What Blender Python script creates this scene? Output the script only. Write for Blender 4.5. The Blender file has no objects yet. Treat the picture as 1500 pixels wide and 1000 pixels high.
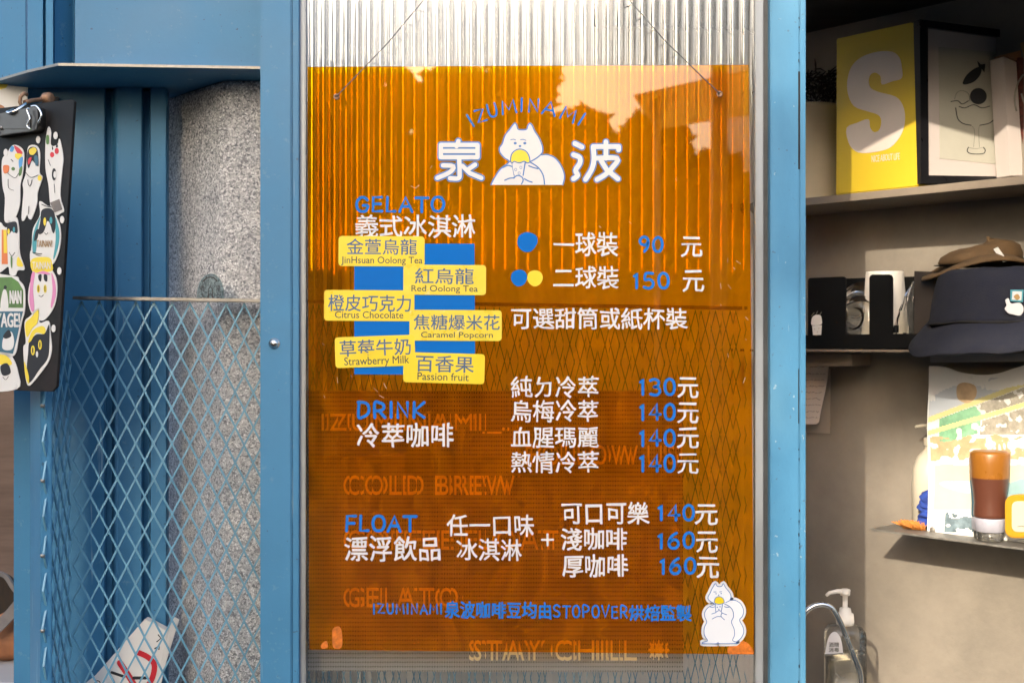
import bpy, bmesh, math, random
from mathutils import Vector, noise
from math import radians as R, sin, cos, pi, tan
random.seed(7)
sc = bpy.context.scene
col = sc.collection

# ------------------------------------------------------------------ camera
DC = 1.6; ZC = 1.40; FPX = 1747.0
cam = bpy.data.cameras.new('camera')
cam.sensor_width = 36; cam.lens = 36 * FPX / 1500
cam.clip_start = 0.05; cam.clip_end = 600
cam.dof.use_dof = True; cam.dof.focus_distance = 1.57; cam.dof.aperture_fstop = 10
camo = bpy.data.objects.new('camera', cam); col.objects.link(camo)
camo.location = (0, -DC, ZC); camo.rotation_euler = (R(90), 0, 0)
sc.camera = camo

# ------------------------------------------------------------------ light
SUN_EL, SUN_AZ = 24.0, 25.0       # light travels +Y and +X, down
w = bpy.data.worlds.new('World'); sc.world = w; w.use_nodes = True
nt = w.node_tree
sky = nt.nodes.new('ShaderNodeTexSky'); sky.sky_type = 'NISHITA'; sky.sun_disc = False
sky.sun_elevation = R(SUN_EL); sky.sun_rotation = R(180 + SUN_AZ)
sky.air_density = 1.0; sky.dust_density = 4.0; sky.ozone_density = 1.0
bg = nt.nodes['Background']; bg.inputs['Strength'].default_value = 0.15
nt.links.new(sky.outputs[0], bg.inputs[0])
sun = bpy.data.lights.new('sun', 'SUN'); sun.energy = 2.0; sun.angle = R(1.0); sun.color = (1, 0.86, 0.66)
suno = bpy.data.objects.new('sun', sun); col.objects.link(suno)
d = Vector((sin(R(SUN_AZ)) * cos(R(SUN_EL)), cos(R(SUN_AZ)) * cos(R(SUN_EL)), -sin(R(SUN_EL))))
suno.rotation_euler = d.to_track_quat('-Z', 'Y').to_euler(); suno.location = (-5, -10, 8)
sc.view_settings.view_transform = 'Standard'; sc.view_settings.look = 'None'
sc.view_settings.exposure = 2.1; sc.view_settings.gamma = 1
sc.cycles.use_denoising = True
sc.cycles.max_bounces = 14; sc.cycles.transparent_max_bounces = 16; sc.cycles.transmission_bounces = 10
sc.cycles.sample_clamp_indirect = 6

# ------------------------------------------------------------------ helpers
def P(px, py, y=0.0):
    D = DC + y
    return Vector(((px - 750) / FPX * D, y, ZC - (py - 500) / FPX * D))

def plane_from(a, b, c):
    n = (b - a).cross(c - a).normalized()
    if n.y > 0: n = -n
    return a, n

CAMP = Vector((0, -DC, ZC))
def on_plane(pl):
    a, n = pl
    def f(px, py, off=0.0):
        dv = Vector(((px - 750) / FPX, 1.0, -(py - 500) / FPX))
        t = (a - CAMP).dot(n) / dv.dot(n)
        return CAMP + dv * t + n * off
    return f

def flat(y):
    return lambda px, py, off=0.0: P(px, py, y) + Vector((0, -off, 0))

def cr(pts, closed=True, n=5):
    """Catmull-Rom through 2D points"""
    out = []; N = len(pts)
    rng = range(N) if closed else range(N - 1)
    for i in rng:
        if closed:
            p0, p1, p2, p3 = pts[i - 1], pts[i], pts[(i + 1) % N], pts[(i + 2) % N]
        else:
            p0, p1, p2, p3 = pts[max(i - 1, 0)], pts[i], pts[i + 1], pts[min(i + 2, N - 1)]
        for k in range(n):
            t = k / n
            out.append(tuple(0.5 * ((2 * p1[j]) + (-p0[j] + p2[j]) * t + (2 * p0[j] - 5 * p1[j] + 4 * p2[j] - p3[j]) * t * t
                       + (-p0[j] + 3 * p1[j] - 3 * p2[j] + p3[j]) * t ** 3) for j in range(2)))
    if not closed: out.append(tuple(pts[-1]))
    return out

def area(pts):
    return 0.5 * sum(pts[i][0] * pts[(i + 1) % len(pts)][1] - pts[(i + 1) % len(pts)][0] * pts[i][1] for i in range(len(pts)))

def ell(cx, cy, rx, ry, n=20, rot=0):
    return [(cx + rx * cos(2 * pi * k / n) * cos(rot) - ry * sin(2 * pi * k / n) * sin(rot),
             cy + rx * cos(2 * pi * k / n) * sin(rot) + ry * sin(2 * pi * k / n) * cos(rot)) for k in range(n)]

def rrect(x0, y0, x1, y1, r, n=4):
    out = []
    for cx, cy, a in ((x1 - r, y0 + r, -90), (x1 - r, y1 - r, 0), (x0 + r, y1 - r, 90), (x0 + r, y0 + r, 180)):
        for k in range(n + 1):
            t = R(a + 90 * k / n); out.append((cx + r * cos(t), cy + r * sin(t)))
    return out

def ribbon(pts, wd):
    """outline of a round-capped stroke along pts"""
    L, Rr = [], []
    n = len(pts)
    for i, p in enumerate(pts):
        a = pts[max(i - 1, 0)]; b = pts[min(i + 1, n - 1)]
        dx, dy = b[0] - a[0], b[1] - a[1]; l = math.hypot(dx, dy) or 1
        nx, ny = -dy / l * wd / 2, dx / l * wd / 2
        L.append((p[0] + nx, p[1] + ny)); Rr.append((p[0] - nx, p[1] - ny))
    return L, Rr

class MB:
    def __init__(s): s.v = []; s.f = []; s.m = []; s.smooth = []; s.zk = 0
    def face(s, idx, m=0, sm=False): s.f.append(idx); s.m.append(m); s.smooth.append(sm)
    def quadstrip(s, A, B, m=0, sm=False, closed=False):
        n = len(A); o = len(s.v); s.v += list(A) + list(B)
        for i in range(n if closed else n - 1):
            j = (i + 1) % n; s.face((o + i, o + j, o + n + j, o + n + i), m, sm)
    def poly(s, pts, fn, off, th=0.0004, m=0):
        """px polygon laid on a surface as a thin slab (top at off, base off-th)"""
        if area(pts) > 0: pts = pts[::-1]       # py is down: make it face the camera
        n = len(pts); o = len(s.v)
        s.v += [fn(x, y, off) for x, y in pts] + [fn(x, y, off - th) for x, y in pts]
        s.face(tuple(range(o, o + n)), m)
        for i in range(n):
            j = (i + 1) % n; s.face((o + j, o + i, o + n + i, o + n + j), m)
    def stroke(s, pts, wd, fn, off, th=0.0004, m=0, smooth=0):
        if smooth and len(pts) > 2: pts = cr(pts, False, smooth)
        s.zk += 1; off = off + (s.zk % 12) * 0.000012
        L, Rr = ribbon(pts, wd)
        o = len(s.v); n = len(L)
        s.v += [fn(x, y, off) for x, y in L] + [fn(x, y, off) for x, y in Rr] + [fn(x, y, off - th) for x, y in L] + [fn(x, y, off - th) for x, y in Rr]
        for i in range(n - 1):
            s.face((o + i, o + i + 1, o + n + i + 1, o + n + i), m)
            s.face((o + 2 * n + i, o + 2 * n + i + 1, o + i + 1, o + i), m)
            s.face((o + n + i, o + n + i + 1, o + 3 * n + i + 1, o + 3 * n + i), m)
        for k, e in enumerate((pts[0], pts[-1])):
            s.zk += 1
            s.poly(ell(e[0], e[1], wd / 2, wd / 2, 12), fn, off + 0.000004 * (k + 1), th, m)
    def box(s, lo, hi, m=0):
        x0, y0, z0 = lo; x1, y1, z1 = hi; o = len(s.v)
        s.v += [Vector(p) for p in ((x0, y0, z0), (x1, y0, z0), (x1, y1, z0), (x0, y1, z0), (x0, y0, z1), (x1, y0, z1), (x1, y1, z1), (x0, y1, z1))]
        for f in ((0, 3, 2, 1), (4, 5, 6, 7), (0, 1, 5, 4), (1, 2, 6, 5), (2, 3, 7, 6), (3, 0, 4, 7)):
            s.face(tuple(o + i for i in f), m)
    def hexa(s, a, b, m=0):
        """a, b: two rings of points (front, back)"""
        n = len(a); o = len(s.v); s.v += list(a) + list(b)
        s.face(tuple(range(o, o + n)), m); s.face(tuple(range(o + 2 * n - 1, o + n - 1, -1)), m)
        for i in range(n):
            j = (i + 1) % n; s.face((o + j, o + i, o + n + i, o + n + j), m)
    def prism(s, plan, z0, z1, m=0):
        """plan polygon (x,y) extruded in z"""
        if area(plan) < 0: plan = plan[::-1]
        s.hexa([Vector((x, y, z1)) for x, y in plan], [Vector((x, y, z0)) for x, y in plan], m)
    def sheet(s, plan, z0, z1, th, m=0):
        """folded sheet: open plan polyline with thickness toward +y"""
        pts = list(plan) + [(x, y + th) for x, y in reversed(plan)]
        s.prism(pts, z0, z1, m)
    def bar(s, a, b, wx, wy, m=0, up=Vector((0, -1, 0))):
        dv = (b - a).normalized(); sx = dv.cross(up)
        if sx.length < 1e-4: sx = dv.cross(Vector((1, 0, 0)))
        sx.normalize(); sy = sx.cross(dv).normalized()
        r1 = [a + sx * (i * wx / 2) + sy * (j * wy / 2) for i, j in ((-1, -1), (1, -1), (1, 1), (-1, 1))]
        r2 = [p + (b - a) for p in r1]
        s.hexa(r1, r2, m)
    def tube(s, path, r, n=10, m=0, cap=True, closed=False):
        rings = []; N = len(path); prev = None
        for i, p in enumerate(path):
            a = path[i - 1] if (i or closed) else p; b = path[(i + 1) % N] if (i < N - 1 or closed) else p
            t = (b - a).normalized()
            ref = prev if prev else (Vector((0, 0, 1)) if abs(t.z) < .9 else Vector((1, 0, 0)))
            u = (ref - t * ref.dot(t)).normalized(); prev = u; v = t.cross(u)
            rr = r[i] if isinstance(r, (list, tuple)) else r
            rings.append([p + u * rr * cos(2 * pi * k / n) + v * rr * sin(2 * pi * k / n) for k in range(n)])
        o = len(s.v)
        for rg in rings: s.v += rg
        for i in range(N if closed else N - 1):
            ii = (i + 1) % N
            for k in range(n):
                kk = (k + 1) % n
                s.face((o + i * n + k, o + i * n + kk, o + ii * n + kk, o + ii * n + k), m, True)
        if cap and not closed:
            s.face(tuple(o + k for k in reversed(range(n))), m); s.face(tuple(o + (N - 1) * n + k for k in range(n)), m)
    def lathe(s, c, prof, n=32, m=0, mfn=None, sx=1, sy=1, rot=0, axis=Vector((0, 0, 1)), deform=None):
        """prof: (radius, height) from c"""
        q = Vector((0, 0, 1)).rotation_difference(axis)
        o = len(s.v); N = len(prof)
        for i, (r, z) in enumerate(prof):
            for k in range(n):
                a = 2 * pi * k / n + rot
                p = Vector((r * cos(a) * sx, r * sin(a) * sy, z))
                if deform: p = deform(p, a, i)
                s.v.append(Vector(c) + q @ p)
        for i in range(N - 1):
            for k in range(n):
                kk = (k + 1) % n
                s.face((o + i * n + k, o + i * n + kk, o + (i + 1) * n + kk, o + (i + 1) * n + k), mfn(i) if mfn else m, True)
        if prof[0][0] > 1e-4: s.face(tuple(o + k for k in reversed(range(n))), mfn(0) if mfn else m)
        if prof[-1][0] > 1e-4: s.face(tuple(o + (N - 1) * n + k for k in range(n)), mfn(N - 2) if mfn else m)
    def build(s, name, mats, parent=None, bevel=0, label=None):
        me = bpy.data.meshes.new(name)
        loc = WL.get(parent.name, Vector()) if parent else Vector()
        me.from_pydata([tuple(Vector(v) - loc) for v in s.v], [], s.f)
        if not isinstance(mats, (list, tuple)): mats = [mats]
        for m in mats: me.materials.append(m)
        for p, m, sm in zip(me.polygons, s.m, s.smooth): p.material_index = m; p.use_smooth = sm
        me.validate()
        if bevel:
            bm = bmesh.new(); bm.from_mesh(me)
            bmesh.ops.remove_doubles(bm, verts=bm.verts, dist=1e-6)
            ed = [e for e in bm.edges if len(e.link_faces) == 2 and e.calc_face_angle(0) > 0.5]
            bmesh.ops.bevel(bm, geom=ed, offset=bevel, segments=2, affect='EDGES', clamp_overlap=True)
            bm.to_mesh(me); bm.free()
        ob = bpy.data.objects.new(name, me); col.objects.link(ob)
        if parent: ob.parent = parent; WL[ob.name] = loc
        else: WL[ob.name] = Vector()
        if label: ob['label'] = label
        return ob

WL = {}
def thing(name, label, cat, loc, group=None):
    o = bpy.data.objects.new(name, None); col.objects.link(o)
    o.empty_display_size = 0.05
    o.location = loc; WL[o.name] = Vector(loc); o['label'] = label; o['category'] = cat
    if group: o['group'] = group
    return o
def tag(o, label, cat, group=None):
    o['label'] = label; o['category'] = cat
    if group: o['group'] = group
    return o
def struct(o): o['kind'] = 'structure'; return o

# ------------------------------------------------------------------ materials
def mat(name, color, rough=0.5, metal=0.0, var=0.0, vscale=8.0, bump=0.0, bscale=60.0, spec=0.5, stretch=(1, 1, 1), dirt=None, dscale=14, damt=0.5, dlo=.58, dhi=.7, wear=None, **kw):
    if name not in ('pale_yellow_letters', 'perforated_grey_panel', 'pale_interior_wall'):
        color = tuple(c * .78 for c in color)
        if dirt: dirt = tuple(c * .78 for c in dirt)
    m = bpy.data.materials.new(name); m.use_nodes = True
    n = m.node_tree.nodes; l = m.node_tree.links; b = n['Principled BSDF']
    b.inputs['Roughness'].default_value = rough; b.inputs['Metallic'].default_value = metal
    b.inputs['Specular IOR Level'].default_value = spec
    for k, v in kw.items(): b.inputs[k.replace('_', ' ')].default_value = v
    c4 = (*color, 1); b.inputs['Base Color'].default_value = c4
    tc = n.new('ShaderNodeTexCoord'); mp = n.new('ShaderNodeMapping'); mp.inputs['Scale'].default_value = stretch
    l.new(tc.outputs['Object'], mp.inputs[0])
    cur = None
    if var:
        t = n.new('ShaderNodeTexNoise'); t.inputs['Scale'].default_value = vscale; t.inputs['Detail'].default_value = 6; t.inputs['Roughness'].default_value = .65
        l.new(mp.outputs[0], t.inputs['Vector'])
        r = n.new('ShaderNodeValToRGB'); r.color_ramp.elements[0].position = .3; r.color_ramp.elements[1].position = .7
        r.color_ramp.elements[0].color = (*[max(0, c * (1 - var)) for c in color], 1)
        r.color_ramp.elements[1].color = (*[min(1, c * (1 + var)) for c in color], 1)
        l.new(t.outputs[0], r.inputs[0]); cur = r.outputs[0]
        rr = n.new('ShaderNodeMapRange'); rr.inputs[1].default_value = .3; rr.inputs[2].default_value = .7
        rr.inputs[3].default_value = max(0.02, rough - .1); rr.inputs[4].default_value = min(1, rough + .1)
        l.new(t.outputs[0], rr.inputs[0]); l.new(rr.outputs[0], b.inputs['Roughness'])
    if dirt:
        t2 = n.new('ShaderNodeTexNoise'); t2.inputs['Scale'].default_value = dscale; t2.inputs['Detail'].default_value = 8; t2.inputs['Roughness'].default_value = .75
        l.new(mp.outputs[0], t2.inputs['Vector'])
        r2 = n.new('ShaderNodeMapRange'); r2.inputs[1].default_value = dlo; r2.inputs[2].default_value = dhi; r2.inputs[3].default_value = 0; r2.inputs[4].default_value = damt
        l.new(t2.outputs[0], r2.inputs[0])
        mx = n.new('ShaderNodeMix'); mx.data_type = 'RGBA'
        l.new(r2.outputs[0], mx.inputs[0])
        if cur: l.new(cur, mx.inputs[6])
        else: mx.inputs[6].default_value = c4
        mx.inputs[7].default_value = (*dirt, 1); cur = mx.outputs[2]
    for sc_, lo, hi, cc, amt, stv in wear or ():
        mw = n.new('ShaderNodeMapping'); mw.inputs['Scale'].default_value = stv; l.new(tc.outputs['Object'], mw.inputs[0])
        tw = n.new('ShaderNodeTexNoise'); tw.inputs['Scale'].default_value = sc_; tw.inputs['Detail'].default_value = 4; l.new(mw.outputs[0], tw.inputs['Vector'])
        rw = n.new('ShaderNodeMapRange'); rw.inputs[1].default_value = lo; rw.inputs[2].default_value = hi; rw.inputs[3].default_value = 0; rw.inputs[4].default_value = amt; l.new(tw.outputs[0], rw.inputs[0])
        xw = n.new('ShaderNodeMix'); xw.data_type = 'RGBA'; l.new(rw.outputs[0], xw.inputs[0])
        if cur: l.new(cur, xw.inputs[6])
        else: xw.inputs[6].default_value = c4
        xw.inputs[7].default_value = (*cc, 1); cur = xw.outputs[2]
    if cur: l.new(cur, b.inputs['Base Color'])
    if bump:
        t3 = n.new('ShaderNodeTexNoise'); t3.inputs['Scale'].default_value = bscale; t3.inputs['Detail'].default_value = 5
        l.new(mp.outputs[0], t3.inputs['Vector'])
        bp = n.new('ShaderNodeBump'); bp.inputs['Strength'].default_value = bump; bp.inputs['Distance'].default_value = .002
        l.new(t3.outputs[0], bp.inputs['Height']); l.new(bp.outputs[0], b.inputs['Normal'])
    return m

BLUE = (0.055, 0.225, 0.41)
blue = mat('blue_paint', BLUE, .5, spec=.35, var=.10, vscale=5, bump=.06, bscale=220, dirt=(.15, .31, .44), dscale=70, damt=.55, dlo=.6, dhi=.64, wear=[(150, .70, .72, (.03, .06, .09), .8, (1, 1, 1)), (60, .69, .71, (.30, .42, .50), .6, (1, 1, .06)), (3, .45, .75, (.03, .13, .25), .35, (1, 1, 1.6))])
blue_worn = mat('worn_blue_paint', (0.068, 0.245, 0.43), .48, spec=.35, var=.16, vscale=9, bump=.08, bscale=260, stretch=(1, 1, .5), dirt=(.03, .10, .18), dscale=120, damt=.8, dlo=.66, dhi=.72, wear=[(60, .68, .70, (.36, .46, .52), .7, (1, 1, .08)), (90, .70, .72, (.36, .43, .47), .6, (1, 1, 1)), (140, .69, .71, (.05, .09, .13), .7, (1, 1, 1)), (4, .5, .75, (.16, .34, .45), .5, (1, 1, .7))])
blue_mesh = mat('blue_mesh_paint', (0.15, 0.36, 0.51), .35, var=.15, vscale=20)
steel = mat('raw_steel_edge', (.34, .325, .30), .5, metal=.8, var=.25, vscale=60, bump=.2, bscale=300)
alu = mat('aluminium_channel', (.36, .38, .40), .5, metal=.5, var=.15, vscale=30, stretch=(1, 1, .15))
rubber = mat('dark_gasket', (.05, .055, .06), .5, var=.3, vscale=40)
dark_slot = mat('dark_slot', (.008, .009, .01), .8)
chrome = mat('chrome', (.95, .94, .92), .24, metal=1, var=.05, vscale=20)
rust = mat('rusty_steel', (.30, .17, .10), .55, metal=.5, var=.5, vscale=90)
black_board = mat('black_hardboard', (.009, .009, .010), .5, spec=.2, var=.3, vscale=14, dirt=(.10, .06, .05), dscale=4, damt=.35, dlo=.5, dhi=.75)
white_v = mat('white_vinyl', (.74, .73, .71), .45, var=.03, vscale=30)
blue_v = mat('blue_vinyl', (.012, .17, .56), .55, spec=.15, var=.08, vscale=40)
blue_line = mat('blue_vinyl_outline', (.07, .20, .50), .4, var=.08, vscale=40)
blue_print = mat('blue_print', (.0, .15, .54), .6, spec=.12, var=.05, vscale=12)
grey_ink = mat('grey_blue_ink', (.05, .12, .25), .5)
thin_ink = mat('thin_ink', (.06, .07, .06), .5)
yellow_v = mat('yellow_vinyl', (.87, .66, .02), .35, var=.04, vscale=25, bump=.06, bscale=40)
yellow_worn = mat('yellow_laminate', (.85, .66, .05), .3, var=.06, vscale=30, dirt=(.85, .76, .38), dscale=45, damt=.7, dlo=.58, dhi=.66, bump=.08, bscale=50)
black_plastic = mat('black_plastic', (.003, .003, .003), .6, spec=.15, var=.3, vscale=20)
brown_plastic = mat('dark_brown_plastic', (.035, .026, .02), .45, var=.2, vscale=20)
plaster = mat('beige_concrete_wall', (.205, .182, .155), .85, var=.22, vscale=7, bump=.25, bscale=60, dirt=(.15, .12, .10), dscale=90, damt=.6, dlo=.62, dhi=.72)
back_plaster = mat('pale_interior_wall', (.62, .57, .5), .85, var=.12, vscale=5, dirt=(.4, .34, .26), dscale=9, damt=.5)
dark_wood = mat('dark_ceiling_board', (.035, .028, .024), .6, var=.4, vscale=6, stretch=(.3, 4, 4))
shelf_m = mat('grey_shelf_board', (.19, .155, .12), .55, var=.12, vscale=16)
cream = mat('cream_pleated_paper', (.72, .62, .45), .75, var=.06, vscale=20)
box_yellow = mat('yellow_card', (.50, .36, .006), .5, var=.05, vscale=9, bump=.06, bscale=40)
box_white = mat('white_print_on_card', (.52, .46, .43), .5, var=.05, vscale=12)
black_frame = mat('black_frame_wood', (.007, .007, .009), .35, var=.2, vscale=30)
mat_board = mat('white_mat_board', (.48, .43, .42), .7, var=.03, vscale=10)
art_paper = mat('grey_art_paper', (.40, .39, .34), .8, var=.05, vscale=25)
ink = mat('black_ink', (.01, .011, .016), .6)
ink_grey = mat('grey_pencil', (.17, .17, .16), .7)
brown_card = mat('brown_card', (.26, .13, .06), .7, var=.2, vscale=20)
ochre = mat('ochre_board', (.42, .24, .07), .6, var=.15, vscale=20)
dark_red = mat('dark_red_cloth', (.10, .025, .02), .8, var=.7, vscale=160)
navy = mat('navy_cotton', (.008, .0095, .021), .9, var=.25, vscale=40, bump=.35, bscale=700)
khaki = mat('brown_cotton', (.13, .075, .03), .9, var=.2, vscale=30, bump=.4, bscale=600)
dark_lining = mat('dark_lining', (.012, .010, .008), .9)
paper = mat('white_paper', (.80, .78, .74), .7, var=.04, vscale=10)
note_paper = mat('grey_note_paper', (.62, .57, .54), .7, var=.06, vscale=30)
cup_paper = mat('white_paper_cup', (.80, .77, .72), .55, var=.02, vscale=20)
pump_white = mat('cream_plastic', (.50, .46, .38), .4, var=.03, vscale=20)
cloth_blue = mat('royal_blue_cloth', (.015, .05, .30), .9, var=.3, vscale=50, bump=.3, bscale=500)
bristle = mat('orange_bristle', (.55, .20, .03), .7, var=.3, vscale=90)
choc = mat('chocolate_sauce', (.10, .034, .02), .35, var=.1, vscale=12)
amber = mat('amber_plastic', (.26, .10, .012), .35, var=.1, vscale=14)
cap_w = mat('frosted_white_cap', (.36, .36, .43), .4, var=.05, vscale=30)
yellow_rim = mat('mustard_plastic', (.50, .26, .015), .4, var=.05, vscale=20)
lid_c = mat('cream_lid', (.56, .52, .38), .4, var=.04, vscale=30)
red_p = mat('red_print', (.62, .015, .03), .45, var=.05, vscale=20)
green_p = mat('green_print', (.10, .22, .05), .5, var=.25, vscale=40)
teal_p = mat('teal_print', (.06, .33, .38), .5, var=.1, vscale=40)
pink_p = mat('pink_print', (.72, .25, .48), .5, var=.08, vscale=30)
orange_p = mat('orange_print', (.75, .20, .05), .5)
blue_p = mat('sky_blue_print', (.08, .33, .68), .5)
teal_dark_p = mat('dark_teal_print', (.03, .13, .2), .5, var=.15, vscale=30)
yel_p = mat('yellow_print', (.85, .66, .04), .5)
tape_orange = mat('orange_tape_residue', (.62, .16, .01), .5, var=.4, vscale=150, bump=.4, bscale=200)
brick_far = mat('grey_brick', (.16, .14, .13), .85, var=.25, vscale=3)
far_wall = mat('far_render', (.42, .38, .32), .85, var=.15, vscale=1.5)
dark_far = mat('dark_far_wall', (.10, .085, .075), .8, var=.3, vscale=1.2)
win_glass = mat('far_window_glass', (.03, .04, .05), .08)
leaf_m = mat('leaf_green', (.045, .085, .03), .6, var=.5, vscale=1.5)
bark = mat('bark', (.12, .08, .05), .9, var=.4, vscale=8)
asphalt = mat('asphalt', (.055, .052, .05), 1.0, spec=0.0, var=.2, vscale=3, bump=.3, bscale=120)
brown_back = mat('brown_brushed_steel', (.20, .14, .115), .4, metal=.35, var=.4, vscale=5, stretch=(.6, 1, 5), bump=.15, bscale=30)
table_top = mat('pale_grey_table', (.42, .40, .38), .6, var=.06, vscale=12)
tan_leather = mat('tan_leather', (.42, .17, .07), .5, var=.35, vscale=14, bump=.2, bscale=120)
strap_grey = mat('grey_webbing', (.21, .19, .18), .8, var=.15, vscale=60, bump=.3, bscale=400)
fur_brown = mat('dark_brown_lining', (.03, .018, .01), .9, var=.6, vscale=60, stretch=(4, 1, 1))
sheet_white = mat('white_poster', (.74, .73, .70), .6, var=.04, vscale=12)

def granite(name):
    m = bpy.data.materials.new(name); m.use_nodes = True
    n = m.node_tree.nodes; l = m.node_tree.links; b = n['Principled BSDF']; b.inputs['Roughness'].default_value = .75
    tc = n.new('ShaderNodeTexCoord')
    v = n.new('ShaderNodeTexVoronoi'); v.inputs['Scale'].default_value = 400; l.new(tc.outputs['Object'], v.inputs['Vector'])
    g = n.new('ShaderNodeSeparateColor'); l.new(v.outputs['Color'], g.inputs[0])
    r = n.new('ShaderNodeValToRGB'); e = r.color_ramp.elements
    e[0].position = 0; e[0].color = (.18, .185, .20, 1); e[1].position = 1; e[1].color = (.95, .93, .89, 1)
    x = e.new(.35); x.color = (.50, .49, .48, 1); x = e.new(.75); x.color = (.72, .70, .68, 1)
    l.new(g.outputs[0], r.inputs[0])
    dm = n.new('ShaderNodeMapRange'); dm.inputs[1].default_value = .25; dm.inputs[2].default_value = .65; dm.inputs[3].default_value = 1; dm.inputs[4].default_value = .72
    l.new(v.outputs['Distance'], dm.inputs[0])
    mx = n.new('ShaderNodeMix'); mx.data_type = 'RGBA'; mx.blend_type = 'MULTIPLY'; mx.inputs[0].default_value = 1
    l.new(r.outputs[0], mx.inputs[6]); l.new(dm.outputs[0], mx.inputs[7])
    # broad stains
    t = n.new('ShaderNodeTexNoise'); t.inputs['Scale'].default_value = 9; t.inputs['Detail'].default_value = 6; l.new(tc.outputs['Object'], t.inputs['Vector'])
    r2 = n.new('ShaderNodeValToRGB'); r2.color_ramp.elements[0].position = .35; r2.color_ramp.elements[1].position = .65
    r2.color_ramp.elements[0].color = (.80, .82, .85, 1); r2.color_ramp.elements[1].color = (1, 1, 1, 1); l.new(t.outputs[0], r2.inputs[0])
    m2 = n.new('ShaderNodeMix'); m2.data_type = 'RGBA'; m2.blend_type = 'MULTIPLY'; m2.inputs[0].default_value = 1
    l.new(mx.outputs[2], m2.inputs[6]); l.new(r2.outputs[0], m2.inputs[7])
    g2 = n.new('ShaderNodeTexNoise'); g2.inputs['Scale'].default_value = 620; g2.inputs['Detail'].default_value = 3; l.new(tc.outputs['Object'], g2.inputs['Vector'])
    r3 = n.new('ShaderNodeValToRGB'); q = r3.color_ramp.elements; q[0].position = .33; q[0].color = (.66, .68, .71, 1); q[1].position = .68; q[1].color = (1.12, 1.14, 1.17, 1); l.new(g2.outputs[0], r3.inputs[0])
    m3 = n.new('ShaderNodeMix'); m3.data_type = 'RGBA'; m3.blend_type = 'MULTIPLY'; m3.inputs[0].default_value = 1; m3.clamp_result = True
    l.new(m2.outputs[2], m3.inputs[6]); l.new(r3.outputs[0], m3.inputs[7]); l.new(m3.outputs[2], b.inputs['Base Color'])
    ds = n.new('ShaderNodeMapping'); ds.inputs['Scale'].default_value = (1, 1, 1); l.new(tc.outputs['Object'], ds.inputs[0])
    nz_ = n.new('ShaderNodeTexNoise'); nz_.inputs['Scale'].default_value = 300; l.new(tc.outputs['Object'], nz_.inputs['Vector'])
    va = n.new('ShaderNodeVectorMath'); va.operation = 'MULTIPLY_ADD'; va.inputs[1].default_value = (.006, .006, .006); l.new(nz_.outputs['Color'], va.inputs[0]); l.new(tc.outputs['Object'], va.inputs[2]); l.new(va.outputs[0], v.inputs['Vector'])
    bp = n.new('ShaderNodeBump'); bp.inputs['Strength'].default_value = .7; bp.inputs['Distance'].default_value = .0015; bp.invert = True
    l.new(v.outputs['Distance'], bp.inputs['Height']); l.new(bp.outputs[0], b.inputs['Normal'])
    return m
stone = granite('washed_pebble_stone')

def clear_sheet(name, tint, rough=.02, ior=1.49, haze=0.0, haze_col=(.8, .8, .8), streak=False):
    """see-through sheet: tinted transmission, Fresnel reflection, a little dusty scatter"""
    m = bpy.data.materials.new(name); m.use_nodes = True
    n = m.node_tree.nodes; l = m.node_tree.links; n.remove(n['Principled BSDF']); out = n['Material Output']
    tr = n.new('ShaderNodeBsdfTransparent'); tr.inputs[0].default_value = (*tint, 1)
    gl = n.new('ShaderNodeBsdfGlossy'); gl.inputs['Roughness'].default_value = rough; gl.inputs[0].default_value = (1, 1, 1, 1)
    df = n.new('ShaderNodeBsdfDiffuse'); df.inputs[0].default_value = (*haze_col, 1)
    m1 = n.new('ShaderNodeMixShader'); m1.inputs[0].default_value = haze
    l.new(tr.outputs[0], m1.inputs[1]); l.new(df.outputs[0], m1.inputs[2])
    fr = n.new('ShaderNodeFresnel'); fr.inputs[0].default_value = ior
    m2 = n.new('ShaderNodeMixShader'); l.new(fr.outputs[0], m2.inputs[0]); l.new(m1.outputs[0], m2.inputs[1]); l.new(gl.outputs[0], m2.inputs[2])
    l.new(m2.outputs[0], out.inputs[0])
    if haze:
        tc = n.new('ShaderNodeTexCoord'); t = n.new('ShaderNodeTexNoise'); t.inputs['Scale'].default_value = 35; t.inputs['Detail'].default_value = 9; t.inputs['Roughness'].default_value = .75
        mp = n.new('ShaderNodeMapping'); mp.inputs['Scale'].default_value = (1, 1, .5); l.new(tc.outputs['Object'], mp.inputs[0]); l.new(mp.outputs[0], t.inputs['Vector'])
        r = n.new('ShaderNodeMapRange'); r.inputs[1].default_value = .45; r.inputs[2].default_value = .75; r.inputs[3].default_value = haze * .5; r.inputs[4].default_value = haze * 2.5
        l.new(t.outputs[0], r.inputs[0]); l.new(r.outputs[0], m1.inputs[0])
    return m
acrylic = clear_sheet('orange_acrylic', (1.0, .675, .05), .015, 1.55, haze=.045, haze_col=(1.0, .36, .0))
clear_plastic = clear_sheet('clear_plastic', (.88, .86, .80), .08, 1.5, haze=.06)
clear_bottle = clear_sheet('clear_bottle_plastic', (.95, .94, .90), .06, 1.45, haze=.03)
teal_film = clear_sheet('teal_tinted_acrylic', (.30, .42, .47), .3, 1.3, haze=.12, haze_col=(.05, .12, .16))

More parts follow.
